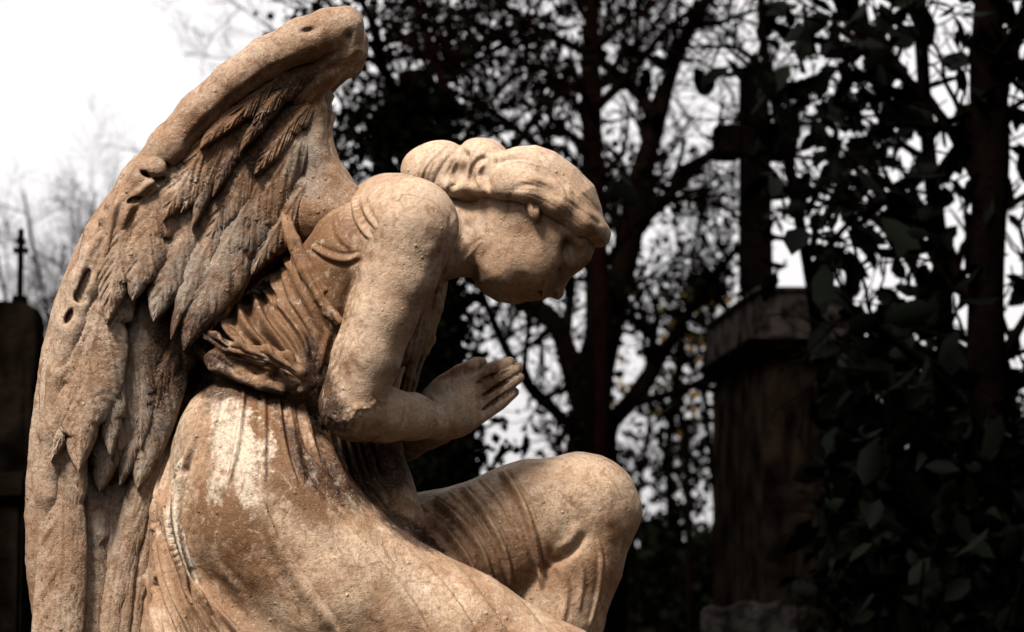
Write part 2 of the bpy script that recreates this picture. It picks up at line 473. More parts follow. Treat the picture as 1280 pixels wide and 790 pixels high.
# ------------------------------------------------------------------ ground
GN = 120
gx = np.sign(np.linspace(-1, 1, GN)) * np.abs(np.linspace(-1, 1, GN)) ** 3 * 900
X, Y = np.meshgrid(gx, gx + 12, indexing='ij')
Z = 0.10 * np.sin(X * 0.35) * np.cos(Y * 0.27) + 0.05 * np.sin(X * 1.3 + Y * 0.9)
Z = np.where(np.hypot(X, Y) < 60, Z, Z * 0.3) - 0.02
I = np.arange(GN * GN).reshape(GN, GN)
gr = mesh_np('ground', np.stack([X, Y, Z], -1).reshape(-1, 3), np.stack([I[:-1, :-1], I[1:, :-1], I[1:, 1:], I[:-1, 1:]], -1).reshape(-1, 4), M['soil'])
tag(gr, kind='structure')

# ------------------------------------------------------------------ trees
class Tree:
    def __init__(s, seed):
        s.r = np.random.RandomState(seed); s.V = []; s.F = []; s.n = 0; s.tips = []
    def tube(s, P, R, k=6):
        P = np.array(P, float); R = np.array(R, float); n = len(P)
        T = np.gradient(P, axis=0); T /= np.linalg.norm(T, axis=1)[:, None] + 1e-9
        ref = np.array([0.31, 0.95, 0.1]); A = np.cross(T, ref); A /= np.linalg.norm(A, axis=1)[:, None] + 1e-9; Bn = np.cross(T, A)
        th = np.arange(k) / k * 2 * math.pi
        V = P[:, None] + (A[:, None] * np.cos(th)[None, :, None] + Bn[:, None] * np.sin(th)[None, :, None]) * R[:, None, None]
        I = np.arange(n * k).reshape(n, k) + s.n
        s.F.append(np.stack([I[:-1], np.roll(I[:-1], -1, 1), np.roll(I[1:], -1, 1), I[1:]], -1).reshape(-1, 4))
        s.V.append(V.reshape(-1, 3)); s.n += n * k
    def limb(s, pts, r0, r1, wob=0.0, k=8):
        P = smooth_poly(pts, 6); n = len(P); t = np.linspace(0, 1, n)
        if wob: P = P + np.cumsum(s.r.normal(0, wob, P.shape), 0) * 0.35
        R = r0 + (r1 - r0) * t
        R = R * (1 + 0.10 * np.sin(t * 17 + s.r.rand() * 6)); s.tube(P, R, k); return P, R
    def grow(s, P, R, lvl, n, ln, ang=(30, 75), t0=0.15, up=0.15, k=5):
        """side branches off a limb, and twigs off those"""
        L = len(P)
        for i in range(n):
            f = t0 + (1 - t0) * (i + s.r.rand()) / n; j = min(int(f * (L - 1)), L - 2)
            d = P[j + 1] - P[j]; d /= np.linalg.norm(d) + 1e-9
            ax = np.cross(d, s.r.normal(0, 1, 3)); ax /= np.linalg.norm(ax) + 1e-9
            a = math.radians(s.r.uniform(*ang)); dd = d * math.cos(a) + ax * math.sin(a); dd[2] += up; dd /= np.linalg.norm(dd)
            l = ln * s.r.uniform(0.55, 1.25) * (1 - 0.35 * f)
            m = 7; q = [P[j]]; cur = dd.copy()
            for _ in range(m):
                cur = cur + s.r.normal(0, 0.20, 3) + np.array([0, 0, 0.03]); cur /= np.linalg.norm(cur); q.append(q[-1] + cur * l / m)
            q = np.array(q); r0 = min(R[j] * 0.6, 0.045 * l + 0.004); rr = np.linspace(r0, max(r0 * 0.25, 0.0025), len(q))
            s.tube(q, rr, k if lvl > 1 else 4)
            if lvl > 1: s.grow(q, rr, lvl - 1, s.sub, ln * 0.52, ang, 0.2, up, 4)
            else: s.tips.append(q[2:])
    sub = 6
    def build(s, name, label, cat, group, bark, leafm=None, per=8, size=0.05, spread=0.12, asp=0.5, base=None, shape='oval', keep=None, extra=None, part='foliage'):
        V = np.vstack(s.V)
        if base is None: base = (V[0][0], V[0][1], 0)
        root = empty(name, tuple(float(c) for c in base)); tag(root, label, cat, group)
        if s.F: mesh_np('trunk', V, np.vstack(s.F), bark, root)
        if leafm is not None:
            C = []
            if s.tips:
                for q in s.tips:
                    k = s.r.poisson(per)
                    if k: C.append(q[s.r.randint(0, len(q), k)] + s.r.normal(0, spread, (k, 3)))
            if extra is not None: C.append(extra)
            C = np.vstack(C)
            if keep is not None: C = C[keep(C)]
            leaves(part, C, size, asp, leafm, root, s.r, shape)
        return root
def leaves(name, C, size, asp, mat, parent, r, shape='oval', droop=0.0):
    n = len(C)
    D = r.normal(0, 1, (n, 3)); D[:, 2] -= 0.5 + droop; D /= np.linalg.norm(D, axis=1)[:, None]
    E = np.cross(D, r.normal(0, 1, (n, 3))); E /= np.linalg.norm(E, axis=1)[:, None]; G = np.cross(D, E)
    S = size * r.uniform(0.6, 1.35, n)[:, None]
    if shape == 'oval':
        pr = [(0, 0, 0), (.3, -.42, .05), (.7, -.40, .05), (1, 0, -.06), (.7, .40, .05), (.3, .42, .05)]
        faces = [(0, 1, 2, 3), (0, 3, 4, 5)]
    else:
        pr = [(0, 0, 0), (.5, -.5, .08), (1, 0, 0), (.5, .5, .08)]; faces = [(0, 1, 2, 3)]
    V = np.stack([C + D * S * a + E * S * (b * asp * 2) + G * S * c for a, b, c in pr], 1)
    k = len(pr); base = (np.arange(n) * k)[:, None]
    F = np.vstack([base + np.array(f)[None] for f in faces])
    tone = np.repeat(r.rand(n) ** 2, k)
    return mesh_np(name, V.reshape(-1, 3), F, mat, parent, True, {'tone': tone})
def px(d, *pts):
    """limb through photo pixels at distance d (third number: metres nearer or farther)"""
    return [W(p[0], p[1], d + (p[2] if len(p) > 2 else 0)) for p in pts]
def cloud(r, n, d, dd, u, v, su, sv):
    U = r.normal(u, su, n); Vv = r.normal(v, sv, n); Dd = d + r.normal(0, dd, n)
    return W(U, Vv, Dd)

def thin_by_cross(C):
    u, v = to_px(C); return ~((u > 835) & (u < 940) & (v > 60) & (v < 210))
# the big forked tree in the middle distance
t = Tree(1); t.sub = 7
d = 15.0; k = d / FPX
L = []
L.append(t.limb([W(742, 820, d) * [1, 1, 0]] + px(d, (742, 700), (738, 600), (742, 520)), 44 * k, 34 * k))
L.append(t.limb(px(d, (742, 530), (745, 460, -.1), (760, 400, -.2), (785, 310, -.2), (796, 240, 0), (822, 150, .2), (850, 60, .4), (900, -30, .6)), 26 * k, 7 * k))
L.append(t.limb(px(d, (738, 530), (712, 450, .2), (690, 400, .3), (640, 372, .6), (585, 345, 1.0), (540, 300, 1.3)), 18 * k, 6 * k))
L.append(t.limb(px(d, (746, 540), (790, 500, .3), (830, 440, .5), (868, 380, .8), (930, 300, 1)), 15 * k, 4 * k))
L.append(t.limb(px(d, (748, 440), (742, 330, .1), (738, 200, .2), (736, 90, .3), (744, -40, .3)), 15 * k, 9 * k))
L.append(t.limb(px(d, (738, 560), (700, 520, -.3), (660, 480, -.5), (625, 420, -.8), (600, 360, -1)), 10 * k, 4 * k))
L.append(t.limb(px(d, (790, 290), (850, 230, .4), (890, 190, .6), (960, 150, .8)), 9 * k, 4 * k))
L.append(t.limb(px(d, (822, 150), (790, 110, .3), (740, 70, .4), (660, 30, .6), (600, -20, .8)), 9 * k, 4 * k))
L.append(t.limb(px(d, (740, 250), (690, 200, .3), (630, 150, .6), (560, 110, 1)), 9 * k, 3 * k))
L.append(t.limb(px(d, (740, 140), (790, 90, .3), (830, 40, .6), (880, 0, 1)), 8 * k, 3 * k))
for i, (P, R) in enumerate(L[1:]): t.grow(P, R, 3, 7, 1.15, t0=0.2, up=0.1)
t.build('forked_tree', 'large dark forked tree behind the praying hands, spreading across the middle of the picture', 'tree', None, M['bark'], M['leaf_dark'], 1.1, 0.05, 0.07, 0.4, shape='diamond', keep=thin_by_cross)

# thick ivied trunk right behind the angel
t = Tree(2); t.sub = 6; d = 11.0; k = d / FPX
L = [t.limb([W(545, 900, d) * [1, 1, 0]] + px(d, (545, 700), (548, 560), (545, 430), (535, 300), (525, 180), (518, 90)), 58 * k, 20 * k)]
L.append(t.limb(px(d, (560, 190, 0), (555, 110, .2), (538, 60, .3), (518, 0, .5), (510, -50, .6)), 9 * k, 6 * k))
L.append(t.limb(px(d, (522, 200), (500, 130, -.2), (478, 80, -.4), (466, 30, -.6), (440, -20, -.8)), 9 * k, 4 * k))
L.append(t.limb(px(d, (525, 180), (560, 90, .3), (610, 50, .5), (670, 20, .8)), 9 * k, 4 * k))
L.append(t.limb(px(d, (530, 260), (480, 200, .3), (440, 170, .6), (405, 160, .9)), 9 * k, 3 * k))
L.append(t.limb(px(d, (540, 320), (590, 260, .2), (640, 190, .4), (690, 110, .6)), 8 * k, 3 * k))
for P, R in L[1:]: t.grow(P, R, 3, 6, 0.85, t0=0.1, up=0.1)
r = np.random.RandomState(5)
s_ = r.rand(5200); ivy = np.vstack([W(np.interp(s_, [0, 1], [545, 522]) + r.normal(0, 36, 5200) * np.interp(s_, [0, 1], [1.0, 0.8]), np.interp(s_, [0, 1], [730, 110]), d + r.normal(0, .2, 5200)),
                                    cloud(r, 500, d, .3, 470, 170, 40, 30), cloud(r, 900, d, .3, 560, 600, 50, 40)])
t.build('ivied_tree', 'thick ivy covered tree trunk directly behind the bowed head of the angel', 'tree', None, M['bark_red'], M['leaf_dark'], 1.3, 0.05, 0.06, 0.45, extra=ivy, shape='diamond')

# slim straight reddish trunk passing behind the brow
t = Tree(21); t.sub = 5; d = 13; k = d / FPX
L = [t.limb([W(752, 800, d) * [1, 1, 0]] + px(d, (754, 560), (752, 400), (748, 250), (742, 120), (738, -60)), 12 * k, 8 * k)]
t.grow(L[0][0], L[0][1], 2, 12, 0.8, t0=0.45)
t.build('slim_tree', 'slim straight tree with reddish bark rising just right of the bowed forehead', 'tree', None, M['bark_red'], M['leaf_dark'], 1.2, 0.05, 0.07, 0.5, shape='diamond')

# broad leaved trees on the right, nearer; no leaves hang before the pedestal of the cross monument
def clear_view(C):
    u, v = to_px(C); return ~((u > 868) & (u < 1050 - 0.1 * (v - 360)) & (v > 345) & (v < 800)) & ~((u > 780) & (u < 945) & (v > 100) & (v < 345)) & ~((u < 960) & (v < 70))
def broad(seed, u, d, limbs, n, ln, label, extra, per=7, size=0.125):
    t = Tree(seed); t.sub = 5; k = d / FPX; first = True
    for pts, a, b2 in limbs:
        q = px(d, *pts)
        if first: q = [W(pts[0][0], 900, d) * [1, 1, 0]] + q; first = False
        P, R = t.limb(q, a * k, b2 * k)
        t.grow(P, R, 2, n, ln, t0=0.2, up=0.0)
    r = np.random.RandomState(seed + 50)
    ex = np.vstack([cloud(r, m, d, .45, *c) for m, *c in extra]) if extra else None
    return t.build('broadleaf_tree', label, 'tree', 'broad leaved evergreens beside the cross monument', M['bark'], M['leaf_magnolia'], per, size, 0.11, 0.27, extra=ex, keep=clear_view)
broad(31, 1235, 7.6, [([(1238, 790), (1236, 600), (1232, 400), (1238, 200), (1234, 60), (1240, -60)], 30, 20), ([(1236, 420, 0), (1190, 330, .2), (1130, 250, .3), (1060, 190, .5)], 9, 4),
    ([(1236, 560), (1180, 480, -.2), (1110, 420, -.3), (1050, 390, -.4)], 9, 4), ([(1236, 250), (1180, 150, .2), (1110, 80, .3), (1040, 30, .4)], 9, 4), ([(1236, 700), (1180, 640), (1120, 600)], 8, 4),
    ([(1236, 150), (1270, 60), (1300, 0)], 8, 4), ([(1236, 480), (1280, 400), (1320, 340)], 8, 4)],
    7, 0.55, 'tall broad leaved evergreen with a stout dark trunk near the right edge', [(150, 1180, 500, 60, 60), (120, 1120, 620, 60, 50), (110, 1230, 660, 50, 60)], 1.7)
broad(32, 1165, 9.0, [([(1172, 790), (1176, 600), (1180, 380), (1160, 180), (1150, 20), (1146, -60)], 14, 8), ([(1178, 400), (1120, 300), (1070, 260), (1020, 250)], 8, 3), ([(1178, 560), (1120, 500), (1080, 470)], 8, 3),
    ([(1150, 120), (1090, 40), (1040, -20)], 7, 3), ([(1165, 230), (1220, 150), (1260, 110)], 7, 3), ([(1178, 660), (1120, 620), (1080, 620)], 7, 3)],
    7, 0.6, 'slender broad leaved evergreen standing behind the stout trunk at right', [(120, 1100, 520, 60, 60), (260, 1120, 660, 70, 60)], 1.7)
broad(33, 1000, 9.6, [([(1030, 790, 1.5), (1040, 600, 1.5), (1020, 400, .6), (1000, 280, 0), (975, 150, 0), (955, 60, 0), (950, -60, 0)], 12, 5), ([(1000, 260), (950, 200), (900, 190), (850, 210)], 5, 3),
    ([(1010, 340), (1060, 280), (1100, 250)], 5, 3), ([(975, 150), (1040, 90), (1090, 60)], 5, 3), ([(960, 90), (920, 60), (880, 60)], 4, 2)],
    6, 0.45, 'broad leaved evergreen whose leaves hang over the stone cross', [(110, 1040, 430, 40, 60), (30, 1020, 150, 50, 50), (40, 900, 215, 40, 14)], 1.8)

# far belt of leafy trees between the angel's knee and the cross monument, with bare tops
t = Tree(6); t.sub = 6; d = 23.0; k = d / FPX
for pts, a in (([(840, 700), (836, 560), (850, 440), (866, 330), (880, 230)], 7), ([(790, 700), (800, 600), (812, 520), (806, 430)], 5), ([(900, 700), (890, 580), (880, 460), (900, 340)], 6), ([(868, 640), (850, 600), (826, 560)], 4)):
    q = px(d, *pts)
    if a > 4: q = [W(pts[0][0], 730, d) * [1, 1, 0]] + q
    P, R = t.limb(q, a * k, 2 * k); t.grow(P, R, 3, 7, 1.1, t0=0.1)
r = np.random.RandomState(8)
ex = np.vstack([cloud(r, 160, d, .5, 845, 650, 22, 18), cloud(r, 500, d, .5, 850, 755, 50, 20), cloud(r, 350, d, .5, 880, 360, 14, 10)])
t.build('distant_tree', 'distant thin leaved tree seen between the knee of the angel and the cross monument', 'tree', None, M['bark'], M['leaf_dark'], 2.0, 0.085, 0.12, 0.5, extra=ex, shape='diamond')
t = Tree(61); t.sub = 4; d = 19.0; k = d / FPX
P, R = t.limb([W(862, 730, d) * [1, 1, 0]] + px(d, (860, 640), (852, 540), (846, 460), (852, 400)), 5 * k, 2 * k); t.grow(P, R, 2, 9, 0.7, t0=0.5)
t.build('autumn_sapling', 'young tree with yellow and orange leaves left of the cross monument', 'tree', None, M['bark'], M['leaf_autumn'], 3.2, 0.075, 0.12, 0.5, shape='diamond')

# far left: bare bushes and the bare crown above the wing
def bare(seed, d, limbs, n, ln, name, label, group=None, lv=3, sub=6, mat='twig'):
    t = Tree(seed); t.sub = sub; k = d / FPX; b0 = limbs[0][0][0]
    for i, (pts, a, b2) in enumerate(limbs):
        q = px(d, *pts)
        if i == 0: q = [W(pts[0][0], 760, d) * [1, 1, 0]] + q
        P, R = t.limb(q, a * k, b2 * k); t.grow(P, R, lv, n, ln, t0=0.1, up=0.2)
    return t, t.build(name, label, 'tree', group, M[mat])
bare(7, 30, [([(60, 700), (64, 500), (60, 400), (40, 300), (30, 240)], 5, 1.5), ([(62, 480), (90, 380), (110, 300), (120, 240)], 4, 1), ([(62, 520), (20, 420), (0, 340), (-10, 280)], 4, 1), ([(64, 470), (70, 380), (80, 300)], 3, 1)],
     9, 1.5, 'bare_tree', 'bare winter tree behind the small cross at the left edge', 'bare trees at far left')
bare(71, 36, [([(120, 700), (126, 560), (130, 440), (120, 350), (110, 280)], 5, 1.5), ([(126, 500), (150, 400), (170, 330)], 3, 1), ([(128, 520), (90, 430), (70, 380)], 3, 1)],
     10, 1.5, 'bare_tree', 'bare winter tree half hidden by the left edge of the wing', 'bare trees at far left')
t, _o = bare(72, 22, [([(330, 700), (350, 400), (370, 200), (400, 60), (390, -80)], 9, 4), ([(395, 60), (340, 36), (300, 8), (260, -20)], 1.5, .5), ([(400, 100), (340, 80), (290, 74), (250, 66), (226, 30)], 1.3, .4), ([(300, 10), (262, 50), (250, 90)], .9, .3),
    ([(380, 180), (300, 196), (220, 190), (150, 186)], 1.3, .5), ([(395, 20), (330, -20), (250, -30), (200, 0)], 1.3, .5), ([(400, 50), (430, 110), (440, 160), (420, 200)], 4, 1.4)],
     9, 0.40, 'bare_tree', 'tall bare tree whose thin twigs cross the pale sky above the wing', lv=2, sub=4)

# trees outside the picture on both sides
def side_tree(seed, x, y, h, label):
    t = Tree(seed); t.sub = 5
    P, R = t.limb([(x, y, 0), (x + .15, y, h * .3), (x - .2, y + .1, h * .6), (x + .1, y, h)], .16, .04)
    t.grow(P, R, 3, 14, h * .32, t0=.22, up=.1)
    t.build('side_tree', label, 'tree', 'trees outside the picture', M['bark'], M['leaf_dark'], 1.6, 0.07, 0.09, 0.45, shape='diamond')
side_tree(401, -5.2, 15.0, 6.5, 'spreading tree standing well to the left of the picture')
side_tree(402, 6.6, 13.0, 7.0, 'spreading tree standing just to the right of the picture')
side_tree(403, 8.5, 19.0, 7.5, 'tall tree standing far to the right of the picture')
# the edge of a far wood that closes the view at ground level
r = np.random.RandomState(77); n = 26000
th = r.uniform(-1.9, 1.9, n); rr = 62 + r.normal(0, 3, n)
top = 1.9 + .4 * np.sin(th * 23) + .35 * np.sin(th * 61 + 1) + .3 * np.sin(th * 140)
C = np.stack([np.sin(th) * rr, np.cos(th) * rr, top * r.rand(n) ** .7], 1)
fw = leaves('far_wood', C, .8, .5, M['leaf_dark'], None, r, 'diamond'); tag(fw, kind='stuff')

# undergrowth
def shrub(seed, u, d, v_top, wpx, n, size, label, name='shrub', mat='leaf_dark', group='shrubs around the graves', asp=.4, shape='diamond'):
    r = np.random.RandomState(seed); t = Tree(seed); k = d / FPX
    z1 = float(W(u, v_top, d)[2]); x0 = float(W(u, 700, d)[0]); base = np.array([x0, d, 0.0]); w = wpx * k
    for i in range(14):
        top = base + [r.uniform(-w, w) * .8, r.uniform(-w, w) * .5, z1 * r.uniform(.6, 1)]
        P, R = t.limb([base + [r.normal(0, .05), r.normal(0, .05), 0], (base + top) / 2 + r.normal(0, .12, 3), top], .012, .004, k=4); t.tips.append(P[3:])
    a = r.rand(n) * 6.283; rr = np.sqrt(r.rand(n)); hz = r.rand(n)
    env = np.sqrt(np.clip(1 - (hz * 1.05 - .25) ** 2 * 1.5, .05, 1))
    lump = 1 + .22 * np.sin(a * 3 + hz * 9 + seed) + .12 * np.sin(a * 7 + hz * 17)
    C = np.stack([x0 + np.cos(a) * rr * w * env * lump, d + np.sin(a) * rr * w * .7 * env * lump, hz * z1 * (1 + .12 * np.sin(a * 4 + seed)) ], 1)
    t.build(name, label, 'shrub', group, M['bark'], M[mat], 6, size, .05, asp, extra=C, base=tuple(base), shape=shape)
for i, (u, d, vt, wp, n, lab) in enumerate([(680, 26, 672, 100, 2600, 'dark shrub far behind the raised knee'), (480, 24, 590, 150, 5200, 'dark shrub far behind the praying hands and lap'), (905, 27, 690, 80, 1500, 'dark shrub left of the foot of the cross monument, behind it'),
        (1090, 16, 560, 150, 6000, 'tall dark shrub behind the cross monument'), (1240, 14, 520, 150, 6000, 'dark shrub filling the lower right corner behind the trunks'), (250, 26, 640, 200, 4500, 'dark shrub hidden behind the wing'),
        (20, 24, 610, 110, 3500, 'dark shrub behind the tombs at the left edge'), (1370, 20, 400, 150, 6000, 'tall dark shrub at the right edge of the view')]):
    shrub(200 + i, u, d, vt, wp, n, .09 if d > 20 else .08, lab)
shrub(230, 1030, 9.3, 655, 46, 210, .085, 'small broad leaved plant growing in front of the monument shaft', 'leafy_plant', 'leaf_magnolia', None, .3, 'oval')
shrub(231, 1215, 7.0, 690, 90, 520, .11, 'broad leaved low shrub in the lower right corner', 'leafy_plant', 'leaf_magnolia', None, .3, 'oval')
shrub(232, 1110, 8.3, 715, 80, 420, .10, 'broad leaved low shrub right of the jagged headstone', 'leafy_plant', 'leaf_magnolia', None, .3, 'oval')

# unseen trees added around the photographer to block sky light from the stone
def added_shade_tree(seed, x, y, h, w, label):
    r = np.random.RandomState(seed); t = Tree(seed)
    P, R = t.limb([(x, y, 0), (x + .1, y, h * .3), (x - .1, y + .1, h * .6), (x, y, h * .9)], .22, .08)
    t.grow(P, R, 1, 14, w * .9, t0=.25)
    n = 9000; a = r.normal(0, 1, (n, 3)); a /= np.linalg.norm(a, axis=1)[:, None]; a *= (r.rand(n) ** .5)[:, None]
    lum = 1 + .25 * np.sin(a[:, 0] * 5 + seed) * np.cos(a[:, 2] * 6)
    C = np.stack([x + a[:, 0] * w * lum, y + a[:, 1] * w * lum, h * .55 + a[:, 2] * h * .46 * lum], 1)
    t.build('added_shade_tree', label, 'tree', 'unseen evergreens added around the photographer for shade', M['bark'], M['leaf_dark'], 4, .22, .1, .5, extra=C, base=(x, y, 0), shape='diamond')
added_shade_tree(301, 7.0, 1.0, 8.0, 3.2, 'dense unseen evergreen added to block sky light, to the right of the photographer')
added_shade_tree(302, 4.6, -6.0, 8.0, 3.4, 'dense unseen evergreen added to block sky light, behind the photographer to the right')
added_shade_tree(303, 9.0, 6.5, 8.5, 3.2, 'dense unseen evergreen added to block sky light, far to the right of the angel')
added_shade_tree(305, -7.5, 3.0, 6.0, 2.6, 'dense unseen evergreen added to block sky light, to the left of the angel, out of the picture')
added_shade_tree(306, -8.0, -3.5, 6.0, 3.0, 'dense unseen evergreen added to block sky light, behind the photographer to the left')
added_shade_tree(304, 0.5, -9.0, 7.5, 3.8, 'dense unseen evergreen added to block sky light, straight behind the photographer')

# ------------------------------------------------------------------ monuments
def boxes(name, bl, mat, parent=None, bevel=0.012, rot=0.0, origin=(0, 0, 0)):
    """boxes ((x0,x1),(y0,y1),(z0,z1)[,taper]) around origin, bevelled, one mesh"""
    import bmesh
    bm = bmesh.new()
    for bx in bl:
        (x0, x1), (y0, y1), (z0, z1) = bx[:3]; tp = bx[3] if len(bx) > 3 else 0
        vs_ = []
        for zz, t_ in ((z0, 0), (z1, tp)):
            for xx, yy in ((x0 + t_, y0 + t_), (x1 - t_, y0 + t_), (x1 - t_, y1 - t_), (x0 + t_, y1 - t_)): vs_.append(bm.verts.new((xx, yy, zz)))
        for f in ((3, 2, 1, 0), (4, 5, 6, 7), (0, 1, 5, 4), (1, 2, 6, 5), (2, 3, 7, 6), (3, 0, 4, 7)): bm.faces.new([vs_[i] for i in f])
    if bevel: bmesh.ops.bevel(bm, geom=list(bm.edges), offset=bevel, segments=2, affect='EDGES')
    R = Matrix.Rotation(rot, 4, 'Z')
    for v in bm.verts: v.co = R @ v.co + Vector(origin)
    if parent is not None:
        pl_ = parent_loc(parent)
        for v in bm.verts: v.co -= pl_
    me = bpy.data.meshes.new(name); bm.to_mesh(me); bm.free(); me.materials.append(mat)
    o = bpy.data.objects.new(name, me); COL.objects.link(o)
    if parent is not None: o.parent = parent
    return o
d = 11.6
c0 = W(956, 700, d); rot = math.radians(3.0); zz = lambda v: float(W(956, v, d)[2])
mo = empty('cross_monument', (float(c0[0]), d, 0)); tag(mo, 'tall dark stone pedestal with a stepped cornice carrying a stone cross', 'monument')
O = (float(c0[0]), d, 0)
mp = lambda a: a * d / FPX
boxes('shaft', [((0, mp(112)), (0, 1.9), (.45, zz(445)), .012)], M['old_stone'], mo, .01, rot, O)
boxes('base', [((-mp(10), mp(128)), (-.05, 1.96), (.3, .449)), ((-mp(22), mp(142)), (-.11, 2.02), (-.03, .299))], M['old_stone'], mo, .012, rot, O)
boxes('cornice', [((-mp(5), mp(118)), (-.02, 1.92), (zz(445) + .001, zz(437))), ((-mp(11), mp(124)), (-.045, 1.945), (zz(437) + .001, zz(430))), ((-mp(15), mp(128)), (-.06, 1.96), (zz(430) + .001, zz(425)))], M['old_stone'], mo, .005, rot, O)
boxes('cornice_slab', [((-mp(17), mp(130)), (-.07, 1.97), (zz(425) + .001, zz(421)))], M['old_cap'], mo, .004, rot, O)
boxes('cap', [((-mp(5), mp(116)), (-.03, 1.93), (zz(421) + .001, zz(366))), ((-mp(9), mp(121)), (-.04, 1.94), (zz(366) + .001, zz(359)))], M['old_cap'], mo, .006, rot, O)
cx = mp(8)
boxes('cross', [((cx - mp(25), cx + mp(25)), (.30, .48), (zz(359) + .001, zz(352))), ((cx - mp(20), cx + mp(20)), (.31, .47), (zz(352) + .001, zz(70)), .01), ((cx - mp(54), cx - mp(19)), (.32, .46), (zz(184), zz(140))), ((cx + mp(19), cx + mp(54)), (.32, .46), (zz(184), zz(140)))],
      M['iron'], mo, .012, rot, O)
# jagged pale headstone in front of it
def slab_outline(name, pts, y, th, mat, parent, yaw=0.0):
    """upright stone cut to an outline (x,z metres), real thickness"""
    n = len(pts); V = []
    cxx = sum(p[0] for p in pts) / n
    for s_, off in ((0, 0), (1, th)):
        for (x, z) in pts:
            X_ = x - cxx; V.append((cxx + X_ * math.cos(yaw) - (off) * math.sin(yaw), y + X_ * math.sin(yaw) + off * math.cos(yaw), z))
    import bmesh
    bm = bmesh.new(); vv = [bm.verts.new(v) for v in V]
    bm.faces.new(vv[:n]); bm.faces.new(vv[n:][::-1])
    for i in range(n): bm.faces.new((vv[i], vv[n + i], vv[n + (i + 1) % n], vv[(i + 1) % n]))
    bmesh.ops.recalc_face_normals(bm, faces=bm.faces)
    bmesh.ops.bevel(bm, geom=list(bm.edges), offset=0.006, segments=2, affect='EDGES')
    if parent is not None:
        for v in bm.verts: v.co -= parent_loc(parent)
    me = bpy.data.meshes.new(name); bm.to_mesh(me); bm.free(); me.materials.append(mat)
    o = bpy.data.objects.new(name, me); COL.objects.link(o)
    if parent is not None: o.parent = parent
    return o
def stone(name, d, pv, th, mat, label, yaw=0.0, cat='headstone'):
    P = [W(u, v, d) for u, v in pv]; pts = [(float(p[0]), float(p[2])) for p in P]
    pts = [(pts[0][0], -0.05)] + pts + [(pts[-1][0], -0.05)]
    e = empty(name, (float(P[0][0] + P[-1][0]) / 2, d, 0)); tag(e, label, cat)
    slab_outline('slab', pts, d, th, mat, e, yaw); return e
e = stone('headstone', 8.6, [(878, 764), (884, 759), (896, 757), (904, 762), (918, 758), (926, 753), (945, 752), (960, 757), (975, 752), (990, 755), (997, 758)], .10, M['old_stone_pale'], 'pale headstone with a jagged worn top in front of the cross monument')
stone('headstone', 17, [(752, 746), (754, 740), (768, 738), (771, 748)], .12, M['old_stone_pale'], 'small pale headstone in the distance below the raised knee')
stone('headstone', 9.0, [(1238, 778), (1243, 770), (1284, 764), (1292, 770)], .10, M['old_stone_pale'], 'low pale slab edge in the lower right corner')
e = stone('headstone', 9.0, [(-42, 590), (-42, 392), (-30, 380), (-10, 377), (5, 376), (30, 377), (42, 384), (46, 400), (46, 590)], .22, M['old_stone'], 'dark headstone with a small cross on top at the left edge', .05)
q = lambda u, v: W(u, v, 9.1)
cxl, czl = float(q(18, 376)[0]), float(q(18, 376)[2]); s9 = 9.1 / FPX
boxes('cross_finial', [((-9 * s9, 9 * s9), (-.03, .03), (-.005, 10 * s9)), ((-3.6 * s9, 3.6 * s9), (-.014, .014), (10 * s9 + .001, 96 * s9)), ((-9.5 * s9, -3.4 * s9), (-.012, .012), (64 * s9, 72 * s9)), ((3.4 * s9, 9.5 * s9), (-.012, .012), (64 * s9, 72 * s9)),
      ((-6 * s9, 6 * s9), (-.02, .02), (76 * s9, 83 * s9))], M['iron'], e, .004, .1, (cxl, 9.2, czl))
t_ = empty('box_tomb', (float(W(-60, 590, 6)[0]), 6, 0)); tag(t_, 'dark box tomb with a thin pale top edge beside the wing at left', 'tomb')
o6 = (float(W(-60, 590, 6)[0]), 6.0, 0); z6 = float(W(0, 590, 6)[2])
boxes('chest', [((-.5, .176), (0, .9), (-.03, z6 - .072))], M['old_stone'], t_, .01, 0, o6)
boxes('lid', [((-.52, .19), (-.02, .94), (z6 - .07, z6))], M['old_stone'], t_, .012, 0, o6)
# ------------------------------------------------------------------ plinth under the angel, ground
zb = float(W(500, 1060, DS)[2])
pl = empty('plinth', (-0.02, DS, 0)); tag(pl, 'moulded stone plinth on which the marble angel kneels', 'plinth')
boxes('cap', [((-0.56, 0.50), (-0.34, 0.34), (zb - 0.10, zb + 0.004)), ((-0.52, 0.46), (-0.30, 0.30), (zb - 0.16, zb - 0.102))], M['plinth'], pl, origin=(-0.02, DS, 0))
boxes('shaft', [((-0.47, 0.41), (-0.26, 0.26), (0.22, zb - 0.162))], M['plinth'], pl, origin=(-0.02, DS, 0))
boxes('base', [((-0.58, 0.52), (-0.36, 0.36), (-0.02, 0.218))], M['plinth'], pl, origin=(-0.02, DS, 0))
# ------------------------------------------------------------------ the angel
statue = empty('angel_statue', WV(500, 1060, DS))
tag(statue, 'kneeling marble angel with folded wings, bowed head and praying hands, streaked brown and cream', 'statue')

